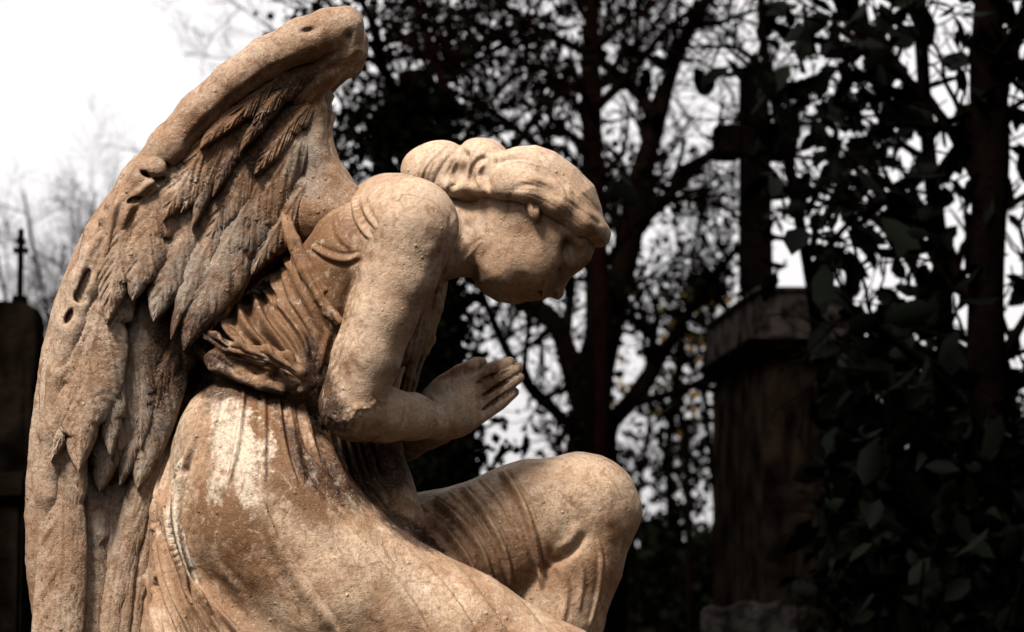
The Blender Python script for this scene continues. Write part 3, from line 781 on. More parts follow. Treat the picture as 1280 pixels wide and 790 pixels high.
def finish(name, fld, mat, sculpt=None, smooth=2, rough=(0.9, 14), parent=None, crop=None):
    V, Q = fld.mesh(smooth)
    vol = np.einsum('ij,ij->i', V[Q[:, 0]], np.cross(V[Q[:, 1]], V[Q[:, 2]])).sum()
    if vol < 0: Q = Q[:, ::-1]
    N = normals(V, Q)
    if rough:
        V = V + N * (vnoise(V, rough[1], 3, 3) * rough[0] + vnoise(V, rough[1] * 4, 5, 2) * rough[0] * 1.5)[:, None]
        N = normals(V, Q)
    if sculpt:
        sculpt(V, N)
        V = lap(V, Q, 0.35)
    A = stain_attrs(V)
    # the map to the world mirrors the frame, so turn the faces over
    return mesh_np(name, U2W(V), Q[:, ::-1], mat, parent or statue, True, A)

# stains: white washed patches, rust, grey; soot with shade painted into hollows
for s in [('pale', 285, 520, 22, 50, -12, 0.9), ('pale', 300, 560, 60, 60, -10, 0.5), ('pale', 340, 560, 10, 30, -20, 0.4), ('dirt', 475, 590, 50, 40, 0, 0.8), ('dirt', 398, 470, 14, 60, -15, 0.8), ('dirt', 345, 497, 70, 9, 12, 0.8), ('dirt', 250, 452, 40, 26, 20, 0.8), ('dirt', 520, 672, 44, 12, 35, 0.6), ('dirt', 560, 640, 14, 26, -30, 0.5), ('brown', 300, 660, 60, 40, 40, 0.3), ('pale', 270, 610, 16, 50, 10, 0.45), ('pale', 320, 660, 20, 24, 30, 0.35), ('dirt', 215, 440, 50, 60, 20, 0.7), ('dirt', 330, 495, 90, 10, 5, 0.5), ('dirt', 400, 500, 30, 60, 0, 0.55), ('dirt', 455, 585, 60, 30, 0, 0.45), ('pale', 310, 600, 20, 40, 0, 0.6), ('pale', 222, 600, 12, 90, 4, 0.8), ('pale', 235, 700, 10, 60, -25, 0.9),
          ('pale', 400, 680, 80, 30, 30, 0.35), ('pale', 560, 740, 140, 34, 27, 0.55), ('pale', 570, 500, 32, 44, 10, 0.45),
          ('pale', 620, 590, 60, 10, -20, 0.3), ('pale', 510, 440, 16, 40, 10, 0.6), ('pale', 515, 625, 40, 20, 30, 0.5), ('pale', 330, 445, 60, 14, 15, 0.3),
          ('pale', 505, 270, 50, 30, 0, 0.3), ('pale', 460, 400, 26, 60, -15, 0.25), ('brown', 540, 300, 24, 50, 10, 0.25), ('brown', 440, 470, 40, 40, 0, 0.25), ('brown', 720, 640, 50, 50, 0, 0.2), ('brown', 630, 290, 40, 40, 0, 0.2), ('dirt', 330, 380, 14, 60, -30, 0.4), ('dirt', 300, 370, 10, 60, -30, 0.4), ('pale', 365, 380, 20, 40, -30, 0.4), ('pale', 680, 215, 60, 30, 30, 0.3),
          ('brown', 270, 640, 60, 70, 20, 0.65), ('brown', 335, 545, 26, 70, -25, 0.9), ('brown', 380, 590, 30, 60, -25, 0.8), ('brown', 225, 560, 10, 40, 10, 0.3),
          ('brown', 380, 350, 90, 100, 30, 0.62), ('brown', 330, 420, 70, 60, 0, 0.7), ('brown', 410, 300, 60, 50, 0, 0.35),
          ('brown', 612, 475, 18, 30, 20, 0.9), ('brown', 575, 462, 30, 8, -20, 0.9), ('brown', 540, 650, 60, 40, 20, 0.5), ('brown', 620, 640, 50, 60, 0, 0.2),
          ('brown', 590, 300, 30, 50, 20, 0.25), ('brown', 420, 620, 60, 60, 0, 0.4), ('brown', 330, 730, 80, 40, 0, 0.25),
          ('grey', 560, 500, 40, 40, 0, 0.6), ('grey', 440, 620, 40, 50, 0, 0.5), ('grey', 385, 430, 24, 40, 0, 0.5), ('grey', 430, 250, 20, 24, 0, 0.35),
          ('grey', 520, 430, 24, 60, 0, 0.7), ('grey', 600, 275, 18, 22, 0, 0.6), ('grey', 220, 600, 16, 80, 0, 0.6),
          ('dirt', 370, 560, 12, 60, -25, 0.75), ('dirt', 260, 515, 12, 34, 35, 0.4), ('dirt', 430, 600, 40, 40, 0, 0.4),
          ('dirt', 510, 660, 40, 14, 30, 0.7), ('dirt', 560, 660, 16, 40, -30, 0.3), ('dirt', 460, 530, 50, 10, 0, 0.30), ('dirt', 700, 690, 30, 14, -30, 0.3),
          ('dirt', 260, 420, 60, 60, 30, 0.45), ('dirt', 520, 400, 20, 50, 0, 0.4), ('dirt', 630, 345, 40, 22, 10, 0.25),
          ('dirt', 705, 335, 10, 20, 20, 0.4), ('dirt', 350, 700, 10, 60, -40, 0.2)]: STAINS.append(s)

def torso(F, g=0.0):
    F.chain([(478, 318, 0, 84 + g), (425, 385, 0, 88 + g), (365, 455, 0, 82 + g), (335, 520, 0, 78 + g)], 20, wz=1.12)
    F.cone((445, 315, 70), (430, 345, 55), 60 + g, 60 + g, 24)
    F.cone((445, 315, -70), (430, 345, -55), 60 + g, 60 + g, 24)

# ---- body: head, neck, shoulders, arms and hands in one surface
B = Field((330, 165, -205), (775, 620, 205), 1.35)
torso(B)
B.chain([(500, 282, -108, 58), (492, 276, -50, 56), (488, 272, 0, 52), (494, 276, 50, 56), (508, 286, 106, 60)], 16)
# near arm
B.chain([(510, 284, 112, 61), (498, 340, 120, 50)], 18)
B.chain([(498, 335, 120, 49), (477, 392, 126, 44), (458, 445, 128, 42), (441, 500, 124, 40)], 8)
B.cone((437, 508, 122), (446, 512, 118), 38, 38, 8)
B.chain([(442, 513, 118, 37), (480, 518, 96, 34), (515, 521, 66, 28), (543, 526, 40, 22)], 10)
# far arm
B.chain([(510, 290, -112, 58), (500, 350, -122, 48), (470, 430, -130, 42), (450, 520, -124, 40)], 14)
B.chain([(450, 524, -120, 37), (500, 545, -80, 32), (548, 535, -38, 22)], 10)
# hands pressed together
def hand(sg, du, dv, k=5):
    z = sg * 13
    B.cone((543, 524, z + sg * 14), (566, 512, z + sg * 6), 22, 24, 12, wz=0.75)
    B.ell((568 + du, 506 + dv, z), (34, 37, 14), 30, 14)
    B.ell((584 + du, 500 + dv, z), (24, 33, 12), 30, 8)
    B.ell((562 + du, 526 + dv, z), (34, 20, 15), -18, 10)
    B.ell((556 + du, 486 + dv, z), (30, 14, 13), -30, 10)
    B.chain([(552 + du, 486 + dv, z, 13), (572 + du, 469 + dv, z + sg * 2, 10), (590 + du, 458 + dv, z + sg * 3, 8), (598 + du, 456 + dv, z + sg * 3, 7)], 4)
    fs = [((588, 473), (613, 463), (633, 456), 9.0, 7.2, 0), ((598, 488), (623, 474), (643, 463), 8.8, 7.0, 2),
          ((601, 505), (625, 489), (645, 475), 8.6, 6.8, 2), ((598, 523), (621, 508), (639, 493), 8.6, 6.4, 0)]
    for (a, b2, c, r0, r1, dz) in fs:
        q = [(a[0]+du, a[1]+dv, z + sg * dz, r0), (b2[0]+du, b2[1]+dv, z + sg * (dz + 1.5), (r0 + r1) / 2 + 0.2), (c[0]+du, c[1]+dv, z + sg * (dz - 2), r1)]
        B.chain(q, 0.4)
        B.ell((b2[0]+du, b2[1]+dv, z + sg * (dz + 5)), (6, 7, 5), 30, 3)
hand(1, 0, 0); hand(-1, 4, -3)
# neck
B.chain([(520, 290, 0, 60), (560, 294, 0, 51), (600, 296, 0, 47), (640, 290, 0, 50)], 14, wz=0.92)
# sternomastoid
B.cone((558, 334, 34), (634, 284, 50), 11, 12, 20)
# head
face = [(600, 225), (640, 205), (690, 212), (730, 245), (747, 285), (746, 303), (741, 316), (734, 328), (727, 336), (716, 341), (706, 345), (697, 352),
        (691, 360), (688, 366), (685, 371), (680, 375), (676, 375), (673, 371), (669, 376), (663, 377), (656, 373), (649, 378), (640, 379), (622, 377),
        (606, 368), (594, 356), (590, 330), (588, 280)]
B.inflate(face, 0, 66, 62, 8)
B.ell((668, 262, 0), (84, 62, 72), 35, 12)                       # skull
B.ell((640, 322, 34), (38, 34, 32), 40, 14)                      # near jaw and cheek
B.ell((640, 322, -34), (38, 34, 32), 40, 14)
B.ell((618, 338, 30), (24, 14, 22), 40, 12)                      # jaw corner
# eye sockets behind the cheek, closed lids, brow
for sg in (1, -1):
    B.ell((674, 316, sg * 40), (28, 38, 26), -10, 14)            # cheek, carried forward to the rim of the socket
    B.ell((716, 322, sg * 54), (13, 29, 19), -14, 6, 'sub')
    B.ell((704, 339, sg * 36), (7, 10, 12), -14, 6, 'sub')
    B.ell((711, 315, sg * 35), (9, 19, 12), -14, 3)
    B.chain([(733, 322, sg * 8, 5), (729, 314, sg * 28, 5.5), (724, 299, sg * 44, 6), (713, 287, sg * 54, 6)], 8)
# nose, lips, chin
B.inflate([(730, 332), (722, 340), (713, 348), (708, 357), (703, 369), (698, 375), (691, 373), (685, 367), (684, 352), (700, 335), (715, 325)], 0, 11, 7, 7)
B.ell((698, 367, 0), (7, 7, 8), 30, 3)
B.ell((692, 363, 7), (7.5, 6.5, 6.5), 30, 3); B.ell((692, 363, -7), (7.5, 6.5, 6.5), 30, 3)
B.ell((682, 367, 0), (4.5, 4.5, 13), 20, 2); B.ell((672, 371, 0), (5.5, 5, 13), 5, 2)
B.ell((648, 366, 0), (14, 12, 18), 5, 8)
for sg in (1, -1):
    B.ell((693, 368, sg * 11), (4, 4, 5), 30, 1.5, 'sub')        # nostril
    B.ell((677, 362, sg * 24), (1.3, 6, 3.5), 15, 4, 'sub')        # corner of the mouth
# ear lobe
B.ell((667, 260, 80), (8, 17, 9), -10, 2.5); B.ell((669, 254, 90), (4.4, 12, 6), -10, 2, 'sub')
def sculpt_body(V, N):
    n = V[:, 2] > 20
    ridge(V, N, [(567, 262), (571, 290), (562, 320), (556, 345)], 4, 2.2, 0.6, mask=n)             # edge of the shoulder against the neck
    ridge(V, N, [(575, 335), (590, 315), (604, 298)], 1.8, 0.9, mask=n)
    for q in range(5):
        ridge(V, N, [(566 + q * 6, 345 - q * 3), (578 + q * 5, 322 - q * 2), (592 + q * 6, 300 - q * 4)], 3, -1.0, mask=n)
    ridge(V, N, [(440, 245), (447, 275), (463, 300)], 3.0, 3.2, 0.6, mask=n)                       # folds at the shoulder blade
    ridge(V, N, [(452, 242), (458, 266), (472, 288)], 2.6, 2.4, 0.6, mask=n)
    ridge(V, N, [(418, 262), (424, 292), (440, 312)], 3.2, 2.4, 0.5, mask=n)
    ridge(V, N, [(385, 305), (410, 320), (432, 325), (455, 318)], 3.4, 3.0, 0.6, mask=n)
    ridge(V, N, [(452, 335), (436, 375), (424, 420), (404, 470)], 7, -3.0, mask=n)
    ridge(V, N, [(505, 490), (508, 515), (500, 540)], 2.2, -1.6, mask=n)
    ridge(V, N, [(534, 498), (546, 510), (552, 530)], 3.2, -2.6, 0.5, mask=n)
    ridge(V, N, [(540, 492), (560, 484), (572, 500), (570, 530)], 1.8, -0.9, mask=n)
    for a, b2 in (((594, 480), (638, 461)), ((602, 496), (646, 469)), ((602, 514), (644, 484))):
        ridge(V, N, [a, b2], 1.9, -5.0, 0.15, mask=n, front=-0.2, taper=0.08)
    for (u, v) in ((616, 476), (624, 486), (624, 500), (612, 466)):
        ridge(V, N, [(u - 3, v - 5), (u + 3, v + 4)], 1.8, -0.7, mask=n)
    ridge(V, N, [(470, 300), (462, 340), (452, 380), (440, 430)], 10, 1.6, mask=n)
    ridge(V, N, [(540, 300), (530, 340), (512, 385)], 8, 1.6, mask=n)
    ridge(V, N, [(681, 350), (677, 360), (675, 370)], 2.4, -3.2, 0.3, mask=V[:, 2] > 0, front=-0.3)      # corner of the mouth
    ridge(V, N, [(716, 334), (711, 324), (708, 312), (709, 302)], 1.6, -1.6, mask=V[:, 2] > 8, front=-0.3)                  # lash line of the closed eye
    ridge(V, N, [(404, 515), (425, 525), (452, 512), (470, 500)], 6, 1.4, mask=n)                   # crusted elbow
    k = (np.hypot((V[:, 0] - 440) / 42, (V[:, 1] - 515 + 0.3 * (V[:, 0] - 440)) / 9) < 1) & (N[:, 2] > 0)
    V[k] += N[k] * np.maximum(vnoise(V[k], 5, 9, 2), -0.2)[:, None] * 2.4
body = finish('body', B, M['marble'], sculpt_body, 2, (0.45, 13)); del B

# ---- hair
H = Field((495, 160, -112), (770, 315, 112), 1.5)
hp = [(592, 204), (624, 190), (645, 183), (670, 181), (695, 190), (720, 209), (743, 232), (752, 259), (757, 284), (755, 303), (744, 300), (728, 290), (701, 268), (676, 256), (657, 249), (616, 243), (588, 240)]
H.inflate(hp, 0, 82, 66, 5)
H.chain([(604, 232, 50, 14), (630, 230, 66, 18), (662, 234, 76, 19), (695, 252, 70, 18), (724, 276, 52, 17), (742, 288, 26, 14), (748, 293, 0, 13)], 10)
H.chain([(604, 232, -50, 14), (630, 236, -68, 19), (662, 240, -80, 20), (695, 256, -72, 19), (724, 276, -52, 17), (742, 288, -26, 14), (748, 293, 0, 13)], 10)
H.ell((650, 214, 52), (44, 24, 28), 15, 10)
H.ell((660, 230, 60), (56, 25, 30), 18, 4); H.ell((660, 230, -60), (56, 25, 30), 18, 4)
H.ell((545, 209, 6), (42, 33, 40), -18, 4)                       # knot at the nape
H.ell((527, 212, 10), (24, 24, 30), 0, 10)
H.ell((604, 205, 26), (34, 33, 34), 0, 5)
H.ell((600, 192, -10), (26, 20, 30), 10, 6)
H.ell((575, 232, 20), (36, 17, 34), 5, 8)
H.cone((590, 238, 0), (620, 236, 0), 24, 34, 10, wz=1.4)
def sculpt_hair(V, N):
    rnd = random.Random(4)
    n = V[:, 2] > -10
    R = lambda pts, w, h, g=0.5: ridge(V, N, pts, w, h, g, mask=n, front=-0.1, taper=0.2)
    # a broad lock over the temple, the crown smooth above it
    R([(622, 208), (648, 204), (676, 212), (696, 226)], 6, -3.4, 0)
    R([(636, 236), (664, 231), (690, 237), (706, 250)], 4.5, -3.6, 0)
    R([(612, 214), (636, 197), (672, 200), (704, 226), (712, 252)], 3.0, -4.0, 0)
    R([(706, 240), (722, 246), (738, 258), (754, 266)], 4.5, -1.4, 0)
    R([(712, 256), (728, 268), (742, 276), (756, 280)], 3.5, -1.0, 0)
    R([(612, 243), (606, 222), (614, 206), (624, 196)], 3.6, -6.5, 0)
    R([(590, 235), (588, 215), (598, 200), (612, 195)], 3.2, -5.0, 0)
    R([(600, 236), (598, 216), (606, 202)], 2.4, 2.2)
    R([(560, 243), (572, 222), (580, 200), (582, 184)], 4.6, -8.0, 0)
    R([(524, 228), (532, 208), (548, 190), (562, 178)], 1.6, 1.3, 0.2)
    R([(540, 234), (552, 210), (566, 190)], 2.0, -1.8, 0)
    R([(512, 224), (516, 205), (532, 188)], 2.2, -1.2, 0)
    # fine combed lines, all following the same sweep
    lo = smooth_poly([(756, 297), (728, 282), (700, 263), (668, 249), (622, 242)], 6); up = smooth_poly([(753, 262), (730, 227), (695, 199), (655, 189), (620, 196)], 6)
    for i in range(17):
        t = (i + 0.5) / 17; C = lo * (1 - t) + up * t
        C = C + np.stack([np.zeros(len(C)), 3 * np.sin(np.linspace(0, 5, len(C)) + i)], 1)
        a = rnd.randint(0, 5); R(C[a:len(C) - rnd.randint(0, 5)], rnd.uniform(1.3, 2.2), -rnd.uniform(0.2, 1.0), 0)
    lo = smooth_poly([(508, 224), (511, 203), (530, 184), (556, 175)], 6); up = smooth_poly([(562, 246), (568, 222), (578, 200), (584, 184)], 6)
    for i in range(9):
        t = (i + 0.5) / 9; C = lo * (1 - t) + up * t; R(C, rnd.uniform(1.3, 2.2), -rnd.uniform(0.2, 1.2), 0)
    lo = smooth_poly([(588, 240), (586, 215), (592, 190), (606, 172)], 6); up = smooth_poly([(622, 240), (612, 220), (616, 200), (622, 186)], 6)
    for i in range(6):
        t = (i + 0.5) / 6; C = lo * (1 - t) + up * t; R(C, rnd.uniform(1.3, 2.2), -rnd.uniform(0.3, 1.2), 0)
hair = finish('hair', H, M['marble'], sculpt_hair, 1, (0.3, 10)); del H

# ---- bodice: the same torso a little fuller, cut off along the neckline, with gathers
D = Field((165, 255, -190), (570, 660, 190), 1.8)
torso(D, 4.0)
D.ell((490, 405, 44), (52, 56, 50), 20, 14); D.ell((490, 405, -44), (52, 56, 50), 20, 14)
D.ell((312, 430, 30), (54, 50, 70), 0, 20)
D.chain([(395, 470, 20, 66), (430, 560, 0, 60), (455, 640, 0, 66)], 14)
clip = np.array([(330, 250), (352, 268), (368, 300), (380, 335), (398, 368), (428, 400), (470, 400), (545, 330), (600, 330), (600, 700), (200, 700), (200, 250)], float)
x, y, z = np.meshgrid(*[D.lo[i] + D.h * np.arange(D.n[i]) for i in (0, 1)] + [np.array([0.0])], indexing='ij')
sdc = poly_sd(clip, x[:, :, 0], y[:, :, 0]).astype(np.float32)[:, :, None]
D.F = np.maximum(D.F, sdc)
D.chain([(330, 330, -60, 50), (262, 400, -50, 52), (232, 500, -40, 50), (222, 620, -30, 46)], 20)
# shoulder strap and the roll of cloth over the belt
for pts in ([(352, 262, 62, 4), (362, 300, 84, 6), (378, 338, 100, 6.5), (398, 372, 110, 6.5), (424, 402, 116, 6)],
            [(356, 262, 56, 3.5), (371, 300, 90, 4.5), (388, 334, 100, 5), (408, 362, 108, 5)]):
    D.chain(pts, 4)
roll = [(246, 392, 70, 5), (258, 420, 94, 6), (286, 434, 112, 7.5), (322, 441, 122, 8.5), (352, 450, 126, 9), (376, 464, 124, 9), (388, 480, 114, 8), (376, 487, 114, 6)]
D.chain(roll, 5)
roll2 = [(246, 436, 70, 6), (268, 458, 96, 8), (300, 470, 108, 8), (326, 480, 112, 8), (350, 486, 108, 8)]
D.chain(roll2, 5)
D.chain([(330, 476, 106, 9), (336, 460, 112, 8), (348, 455, 112, 7)], 4)
D.ell((300, 452, 96), (44, 16, 14), 12, 6)
D.ell((356, 474, 98), (26, 12, 12), 12, 5)
D.ell((318, 458, 112), (18, 5, 8), 25, 3, 'sub'); D.ell((362, 471, 112), (13, 4, 9), 25, 3, 'sub')
# small pleats hanging between breast and forearm
D.chain([(556, 350, 30, 5), (548, 385, 44, 7), (536, 415, 50, 8), (532, 440, 44, 6)], 3)
D.chain([(545, 372, 46, 6), (530, 400, 56, 8), (520, 430, 58, 8), (512, 470, 48, 7), (505, 500, 40, 5)], 3)
D.chain([(538, 395, 30, 6), (536, 425, 34, 8), (522, 455, 30, 7), (514, 490, 20, 6)], 3)
def sculpt_bodice(V, N):
    n = V[:, 2] > 0
    R = lambda pts, w, h, g=0.5, sk=0.0: ridge(V, N, pts, w, h, g, mask=n, front=0.0, skew=sk)
    # gathers running from the wing side down to the belt
    G = [[(345, 300), (340, 340), (352, 380), (378, 420), (388, 455)], [(325, 300), (316, 350), (326, 395), (352, 430), (372, 458)],
         [(305, 320), (296, 360), (304, 400), (330, 432), (352, 455)], [(286, 335), (276, 375), (284, 412), (310, 438)],
         [(268, 350), (258, 385), (266, 415), (290, 434)], [(335, 270), (350, 310), (362, 340)], [(300, 300), (312, 340), (340, 375), (352, 390)]]
    for i, g in enumerate(G): R(g, [3.4, 4.2, 3.8, 4.4, 3.6, 2.6, 3.0][i], [6.5, 9, 8, 10, 8, 5, 5][i], 0.8)
    for i in range(7):
        o = i * 7
        R([(372 - o, 290 + o), (380 - o, 330 + o * .9), (402 - o, 380 + o * .4), (420 - o, 420)], 2.6, (1.3, -1.4)[i % 2], 0.3)
    R([(400, 385), (412, 410), (405, 440), (398, 470)], 3.4, 3.0)
    R([(412, 398), (420, 425), (412, 450)], 3, 3.0)
    # belly cloth falling to the lap
    for i in range(11):
        u = 372 + i * 11
        R([(u - 6, 520), (u, 555), (u + 4 + i * 1.5, 600), (u + 16 + i * 4, 650)], 3.2, (7, 4.5, 9)[i % 3], 0.8)
    for i in range(5):
        R([(548 - i * 9, 360 + i * 8), (540 - i * 9, 400 + i * 8), (526 - i * 8, 450 + i * 6), (512 - i * 6, 500)], 2.4, 2.6, 0.7)
    R([(262, 442), (285, 458), (305, 472)], 2.4, -3, 0)
    R([(270, 428), (300, 440), (340, 452), (375, 470)], 1.8, -2.6, 0)
    R([(285, 445), (310, 452), (340, 462)], 2.0, 2.4)
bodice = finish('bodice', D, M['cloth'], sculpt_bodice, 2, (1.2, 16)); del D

# ---- skirt: hips and thighs under clinging cloth
K = Field((170, 455, -190), (905, 1075, 205), 2.0)
K.chain([(345, 520, 0, 70), (330, 590, 0, 98)], 20, wz=1.3)
K.ell((318, 610, 20), (112, 134, 150), -8, 20)
K.ell((278, 540, 60), (52, 64, 70), 20, 20)
K.chain([(330, 650, 66, 118), (420, 745, 74, 112), (560, 812, 76, 100), (685, 868, 74, 88), (795, 930, 70, 74)], 16)     # near thigh
K.chain([(800, 935, 70, 66), (640, 1010, 80, 60), (460, 1030, 80, 58)], 14)                                                # near shin
K.chain([(400, 720, -60, 110), (540, 712, -72, 92), (660, 656, -74, 76), (722, 634, -76, 68)], 16)                          # far thigh
K.cone((734, 632, -76), (738, 640, -76), 64, 61, 10)
K.chain([(738, 640, -76, 60), (715, 700, -74, 64), (690, 780, -70, 62), (655, 900, -70, 50), (640, 1030, -70, 42)], 10)      # far shin
K.chain([(470, 560, 10, 34), (474, 610, 14, 40), (488, 660, 20, 46)], 14)
K.inflate([(186, 620), (215, 600), (260, 700), (420, 800), (700, 900), (880, 1000), (880, 1072), (190, 1072), (170, 850)], 0, 150, 60, 20)
K.chain([(214, 560, 30, 16), (204, 640, 60, 16), (216, 710, 84, 16), (250, 760, 104, 16), (300, 830, 118, 16)], 8)           # the hem edge round the hip
K.chain([(200, 560, -10, 20), (188, 680, 20, 26), (205, 790, 50, 30), (240, 900, 70, 36)], 10)
def sculpt_skirt(V, N):
    R = lambda pts, w, h, g=0.4, m=None, sk=0.0, tp=0.15: ridge(V, N, pts, w * 0.72, h * 1.45, g, mask=m, front=0.0, skew=sk, taper=tp)
    near = V[:, 2] > -5
    far = V[:, 2] < 20
    # long tension folds over the near thigh
    R([(318, 600), (350, 680), (390, 745), (425, 790), (460, 850)], 8, 3.6, 0.25, near, 0.5)
    R([(430, 655), (470, 700), (508, 745), (540, 800), (560, 850)], 8, 4.4, 0.25, near, 0.5)
    R([(470, 650), (510, 690), (560, 740), (600, 800)], 7, 3.2, 0.25, near, 0.5)
    R([(530, 680), (575, 715), (610, 760), (640, 800)], 7, 2.6, 0.25, near, 0.5)
    R([(270, 700), (300, 740), (325, 790), (335, 840)], 9, 2.4, 0.2, near, 0.4)
    R([(600, 715), (640, 745), (680, 790)], 7, 2.0, 0.25, near, 0.4)
    R([(350, 590), (400, 660), (450, 730), (480, 800)], 8, 1.8, 0.2, near, -0.4)
    # pleats gathered at the waist
    for i, (u, s) in enumerate(((262, -1), (282, -.7), (305, -.4), (330, 0), (352, .5), (372, .9), (392, 1.3), (410, 1.7))):
        R([(u, 482), (u + 10 * s, 520), (u + 26 * s, 565), (u + 52 * s, 610)], 4.2, (2.6, -2.2, 3.2)[i % 3] * (1 if i < 4 else 1.5), 0.5, near)
    R([(372, 500), (385, 545), (400, 590), (425, 622), (450, 640)], 6, 5.5, 0.5, near, 0, .4)
    R([(395, 510), (412, 560), (430, 600), (455, 622)], 5, 4.6, 0.5, near, 0, .4)
    # folds round the far thigh
    for i, q in enumerate(([(500, 640), (530, 665), (556, 690), (575, 720)], [(515, 632), (548, 655), (580, 690), (600, 730)], [(538, 622), (575, 650), (604, 690), (618, 740)],
              [(575, 605), (606, 640), (632, 690), (640, 740)], [(626, 586), (650, 620), (668, 670), (680, 740)], [(560, 612), (590, 640), (615, 680)], [(598, 596), (628, 630), (648, 676)])):
        R(q, [4, 4.5, 5, 4.4, 5.2, 2.5, 2.5][i], [5, 5.5, 5, 4.2, 4.8, 2, 2][i], 0.6, far, 0.25, 0.08)
    R([(672, 716), (692, 704), (716, 688), (738, 662)], 6.5, -5, 0, far, 0, 0.3)
    R([(690, 690), (712, 672), (730, 648)], 9, 3, 0, far, 0, 0.3)
    R([(680, 700), (700, 712), (708, 740), (700, 790)], 5.5, 2.2, 0.3, far)
    R([(745, 668), (752, 700), (748, 740), (735, 790)], 3.0, 1.6, 0.3, far)
    R([(720, 690), (728, 720), (722, 770)], 4, 1.4, 0.3, far)
    # hanging folds behind the hip
    for i in range(8):
        u = 176 + i * 6.5
        R([(u + 20, 560), (u + 4, 640), (u + 8 + i * 2, 720), (u + 26 + i * 7, 800), (u + 60 + i * 12, 900)], 3.4, (5, -4.5, 4)[i % 3], 0.4, (V[:, 0] < 330) & (N[:, 2] > 0.35))
    R([(208, 600), (210, 660), (228, 715), (262, 755), (308, 800), (350, 850)], 5.5, 3.5, 0.5, (V[:, 2] > 40) & (N[:, 2] > 0.4))
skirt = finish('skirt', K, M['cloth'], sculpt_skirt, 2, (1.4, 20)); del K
# ------------------------------------------------------------------ wings
outline = [(455, 58), (452, 40), (443, 20), (428, 9), (408, 12), (372, 26), (330, 48), (290, 78), (250, 110), (205, 158), (170, 196), (140, 236), (112, 276), (88, 325), (66, 385), (50, 450), (40, 520),
           (34, 580), (30, 650), (34, 730), (46, 800), (70, 900), (110, 960), (150, 940), (180, 860), (196, 760), (196, 640), (206, 560), (226, 480), (262, 420), (300, 372), (350, 330), (392, 300), (424, 262), (428, 225),
           (408, 206), (398, 185), (396, 155), (404, 120), (425, 92), (444, 76)]
def wing_w(u, v):
    """how far the inner face of the wing stands towards the camera"""
    x = (u - 60) / 360.0
    # hollow in the middle, rim forward on the left, root on the right
    base = 60 + 22 * np.clip((v - 150) / 500, 0, 1)
    root = np.clip((u - 325) / 75, 0, 1) * np.clip((340 - v) / 60, 0, 1)
    return base + 22 * root * root * (3 - 2 * root) - 16 * np.sin(np.clip(x, 0, 1) * math.pi) * np.clip(1.2 - v / 700, 0.2, 1)
WG = Field((20, 0, -10), (470, 975, 135), 1.8)
WG.inflate(smooth_poly(outline + outline[:1], 4)[:-1], 22, 17, 24, 0, wfun=lambda X, Y: wing_w(X, Y) - 60)
rim = [(440, 62, 62, 14), (430, 32, 66, 23), (410, 36, 70, 25), (378, 50, 76, 27), (333, 72, 78, 25), (291, 103, 80, 25), (248, 141, 80, 25), (211, 182, 80, 24), (184, 222, 80, 24), (154, 264, 80, 22), (128, 308, 80, 20), (108, 356, 82, 22), (90, 410, 84, 21), (76, 470, 84, 18), (67, 540, 82, 17), (60, 620, 78, 15), (58, 700, 72, 13), (66, 800, 62, 10)]
WG.chain(rim, 10)
WG.chain([(432, 66, 62, 15), (402, 92, 56, 18), (372, 120, 52, 18)], 12)
WG.chain([(430, 246, 40, 22), (408, 224, 42, 17), (394, 190, 44, 15), (395, 140, 48, 14)], 14)
WG.chain([(440, 280, 44, 34), (396, 262, 42, 30)], 20)
# scalloped hollows of the outer coverts
for (u, v, a, b2, an, d) in ((206, 206, 12, 5, 40, 97), (198, 222, 7, 8, 0, 97), (184, 218, 9, 4, 20, 96), (128, 262, 6, 4, 0, 100), (117, 292, 15, 6, -62, 97), (121, 284, 7, 8, 0, 97), (110, 304, 6, 7, 0, 98), (106, 352, 6, 17, 22, 99), (101, 371, 8, 8, 0, 99), (86, 396, 4, 10, 25, 100),
                            (168, 250, 10, 4, -30, 100), (166, 300, 8, 6, 0, 92), (386, 38, 11, 4, -12, 113), (436, 46, 6, 9, 20, 98)):
    WG.ell((u, v, d), (a, b2, 20), an, 5, 'sub')
WG.ell((196, 210, 100), (12, 12, 8), 0, 4)
def sculpt_wing(V, N):
    n = V[:, 2] > 30
    R = lambda pts, w, h, g=0.5: ridge(V, N, pts, w, h, g, mask=n, front=0.1)
    R([(452, 62), (438, 78), (410, 86), (380, 108)], 4, -4, 0)
    R([(400, 60), (370, 80), (340, 100)], 4, -3, 0)
    R([(230, 185), (250, 160), (290, 125), (330, 95), (370, 72)], 5, -3, 0)
    R([(200, 222), (180, 235), (160, 262), (150, 300)], 4, 3.2)
    R([(130, 262), (124, 290), (108, 318), (96, 350)], 4, 3)
    R([(150, 240), (138, 280), (132, 320), (116, 352)], 3.4, 3)
    for i in range(16):
        t = i / 15
        u0, v0 = 400 - 100 * t, 110 + 190 * t
        R([(u0, v0), (u0 - 24, v0 + 34), (u0 - 56, v0 + 74), (u0 - 84, v0 + 104)], 3.0, (2.4, -2.8)[i % 2], 0.3)
wing = empty('wing', (0, 0, 0)); wing.parent = statue; tag(wing, 'near wing facing the camera')
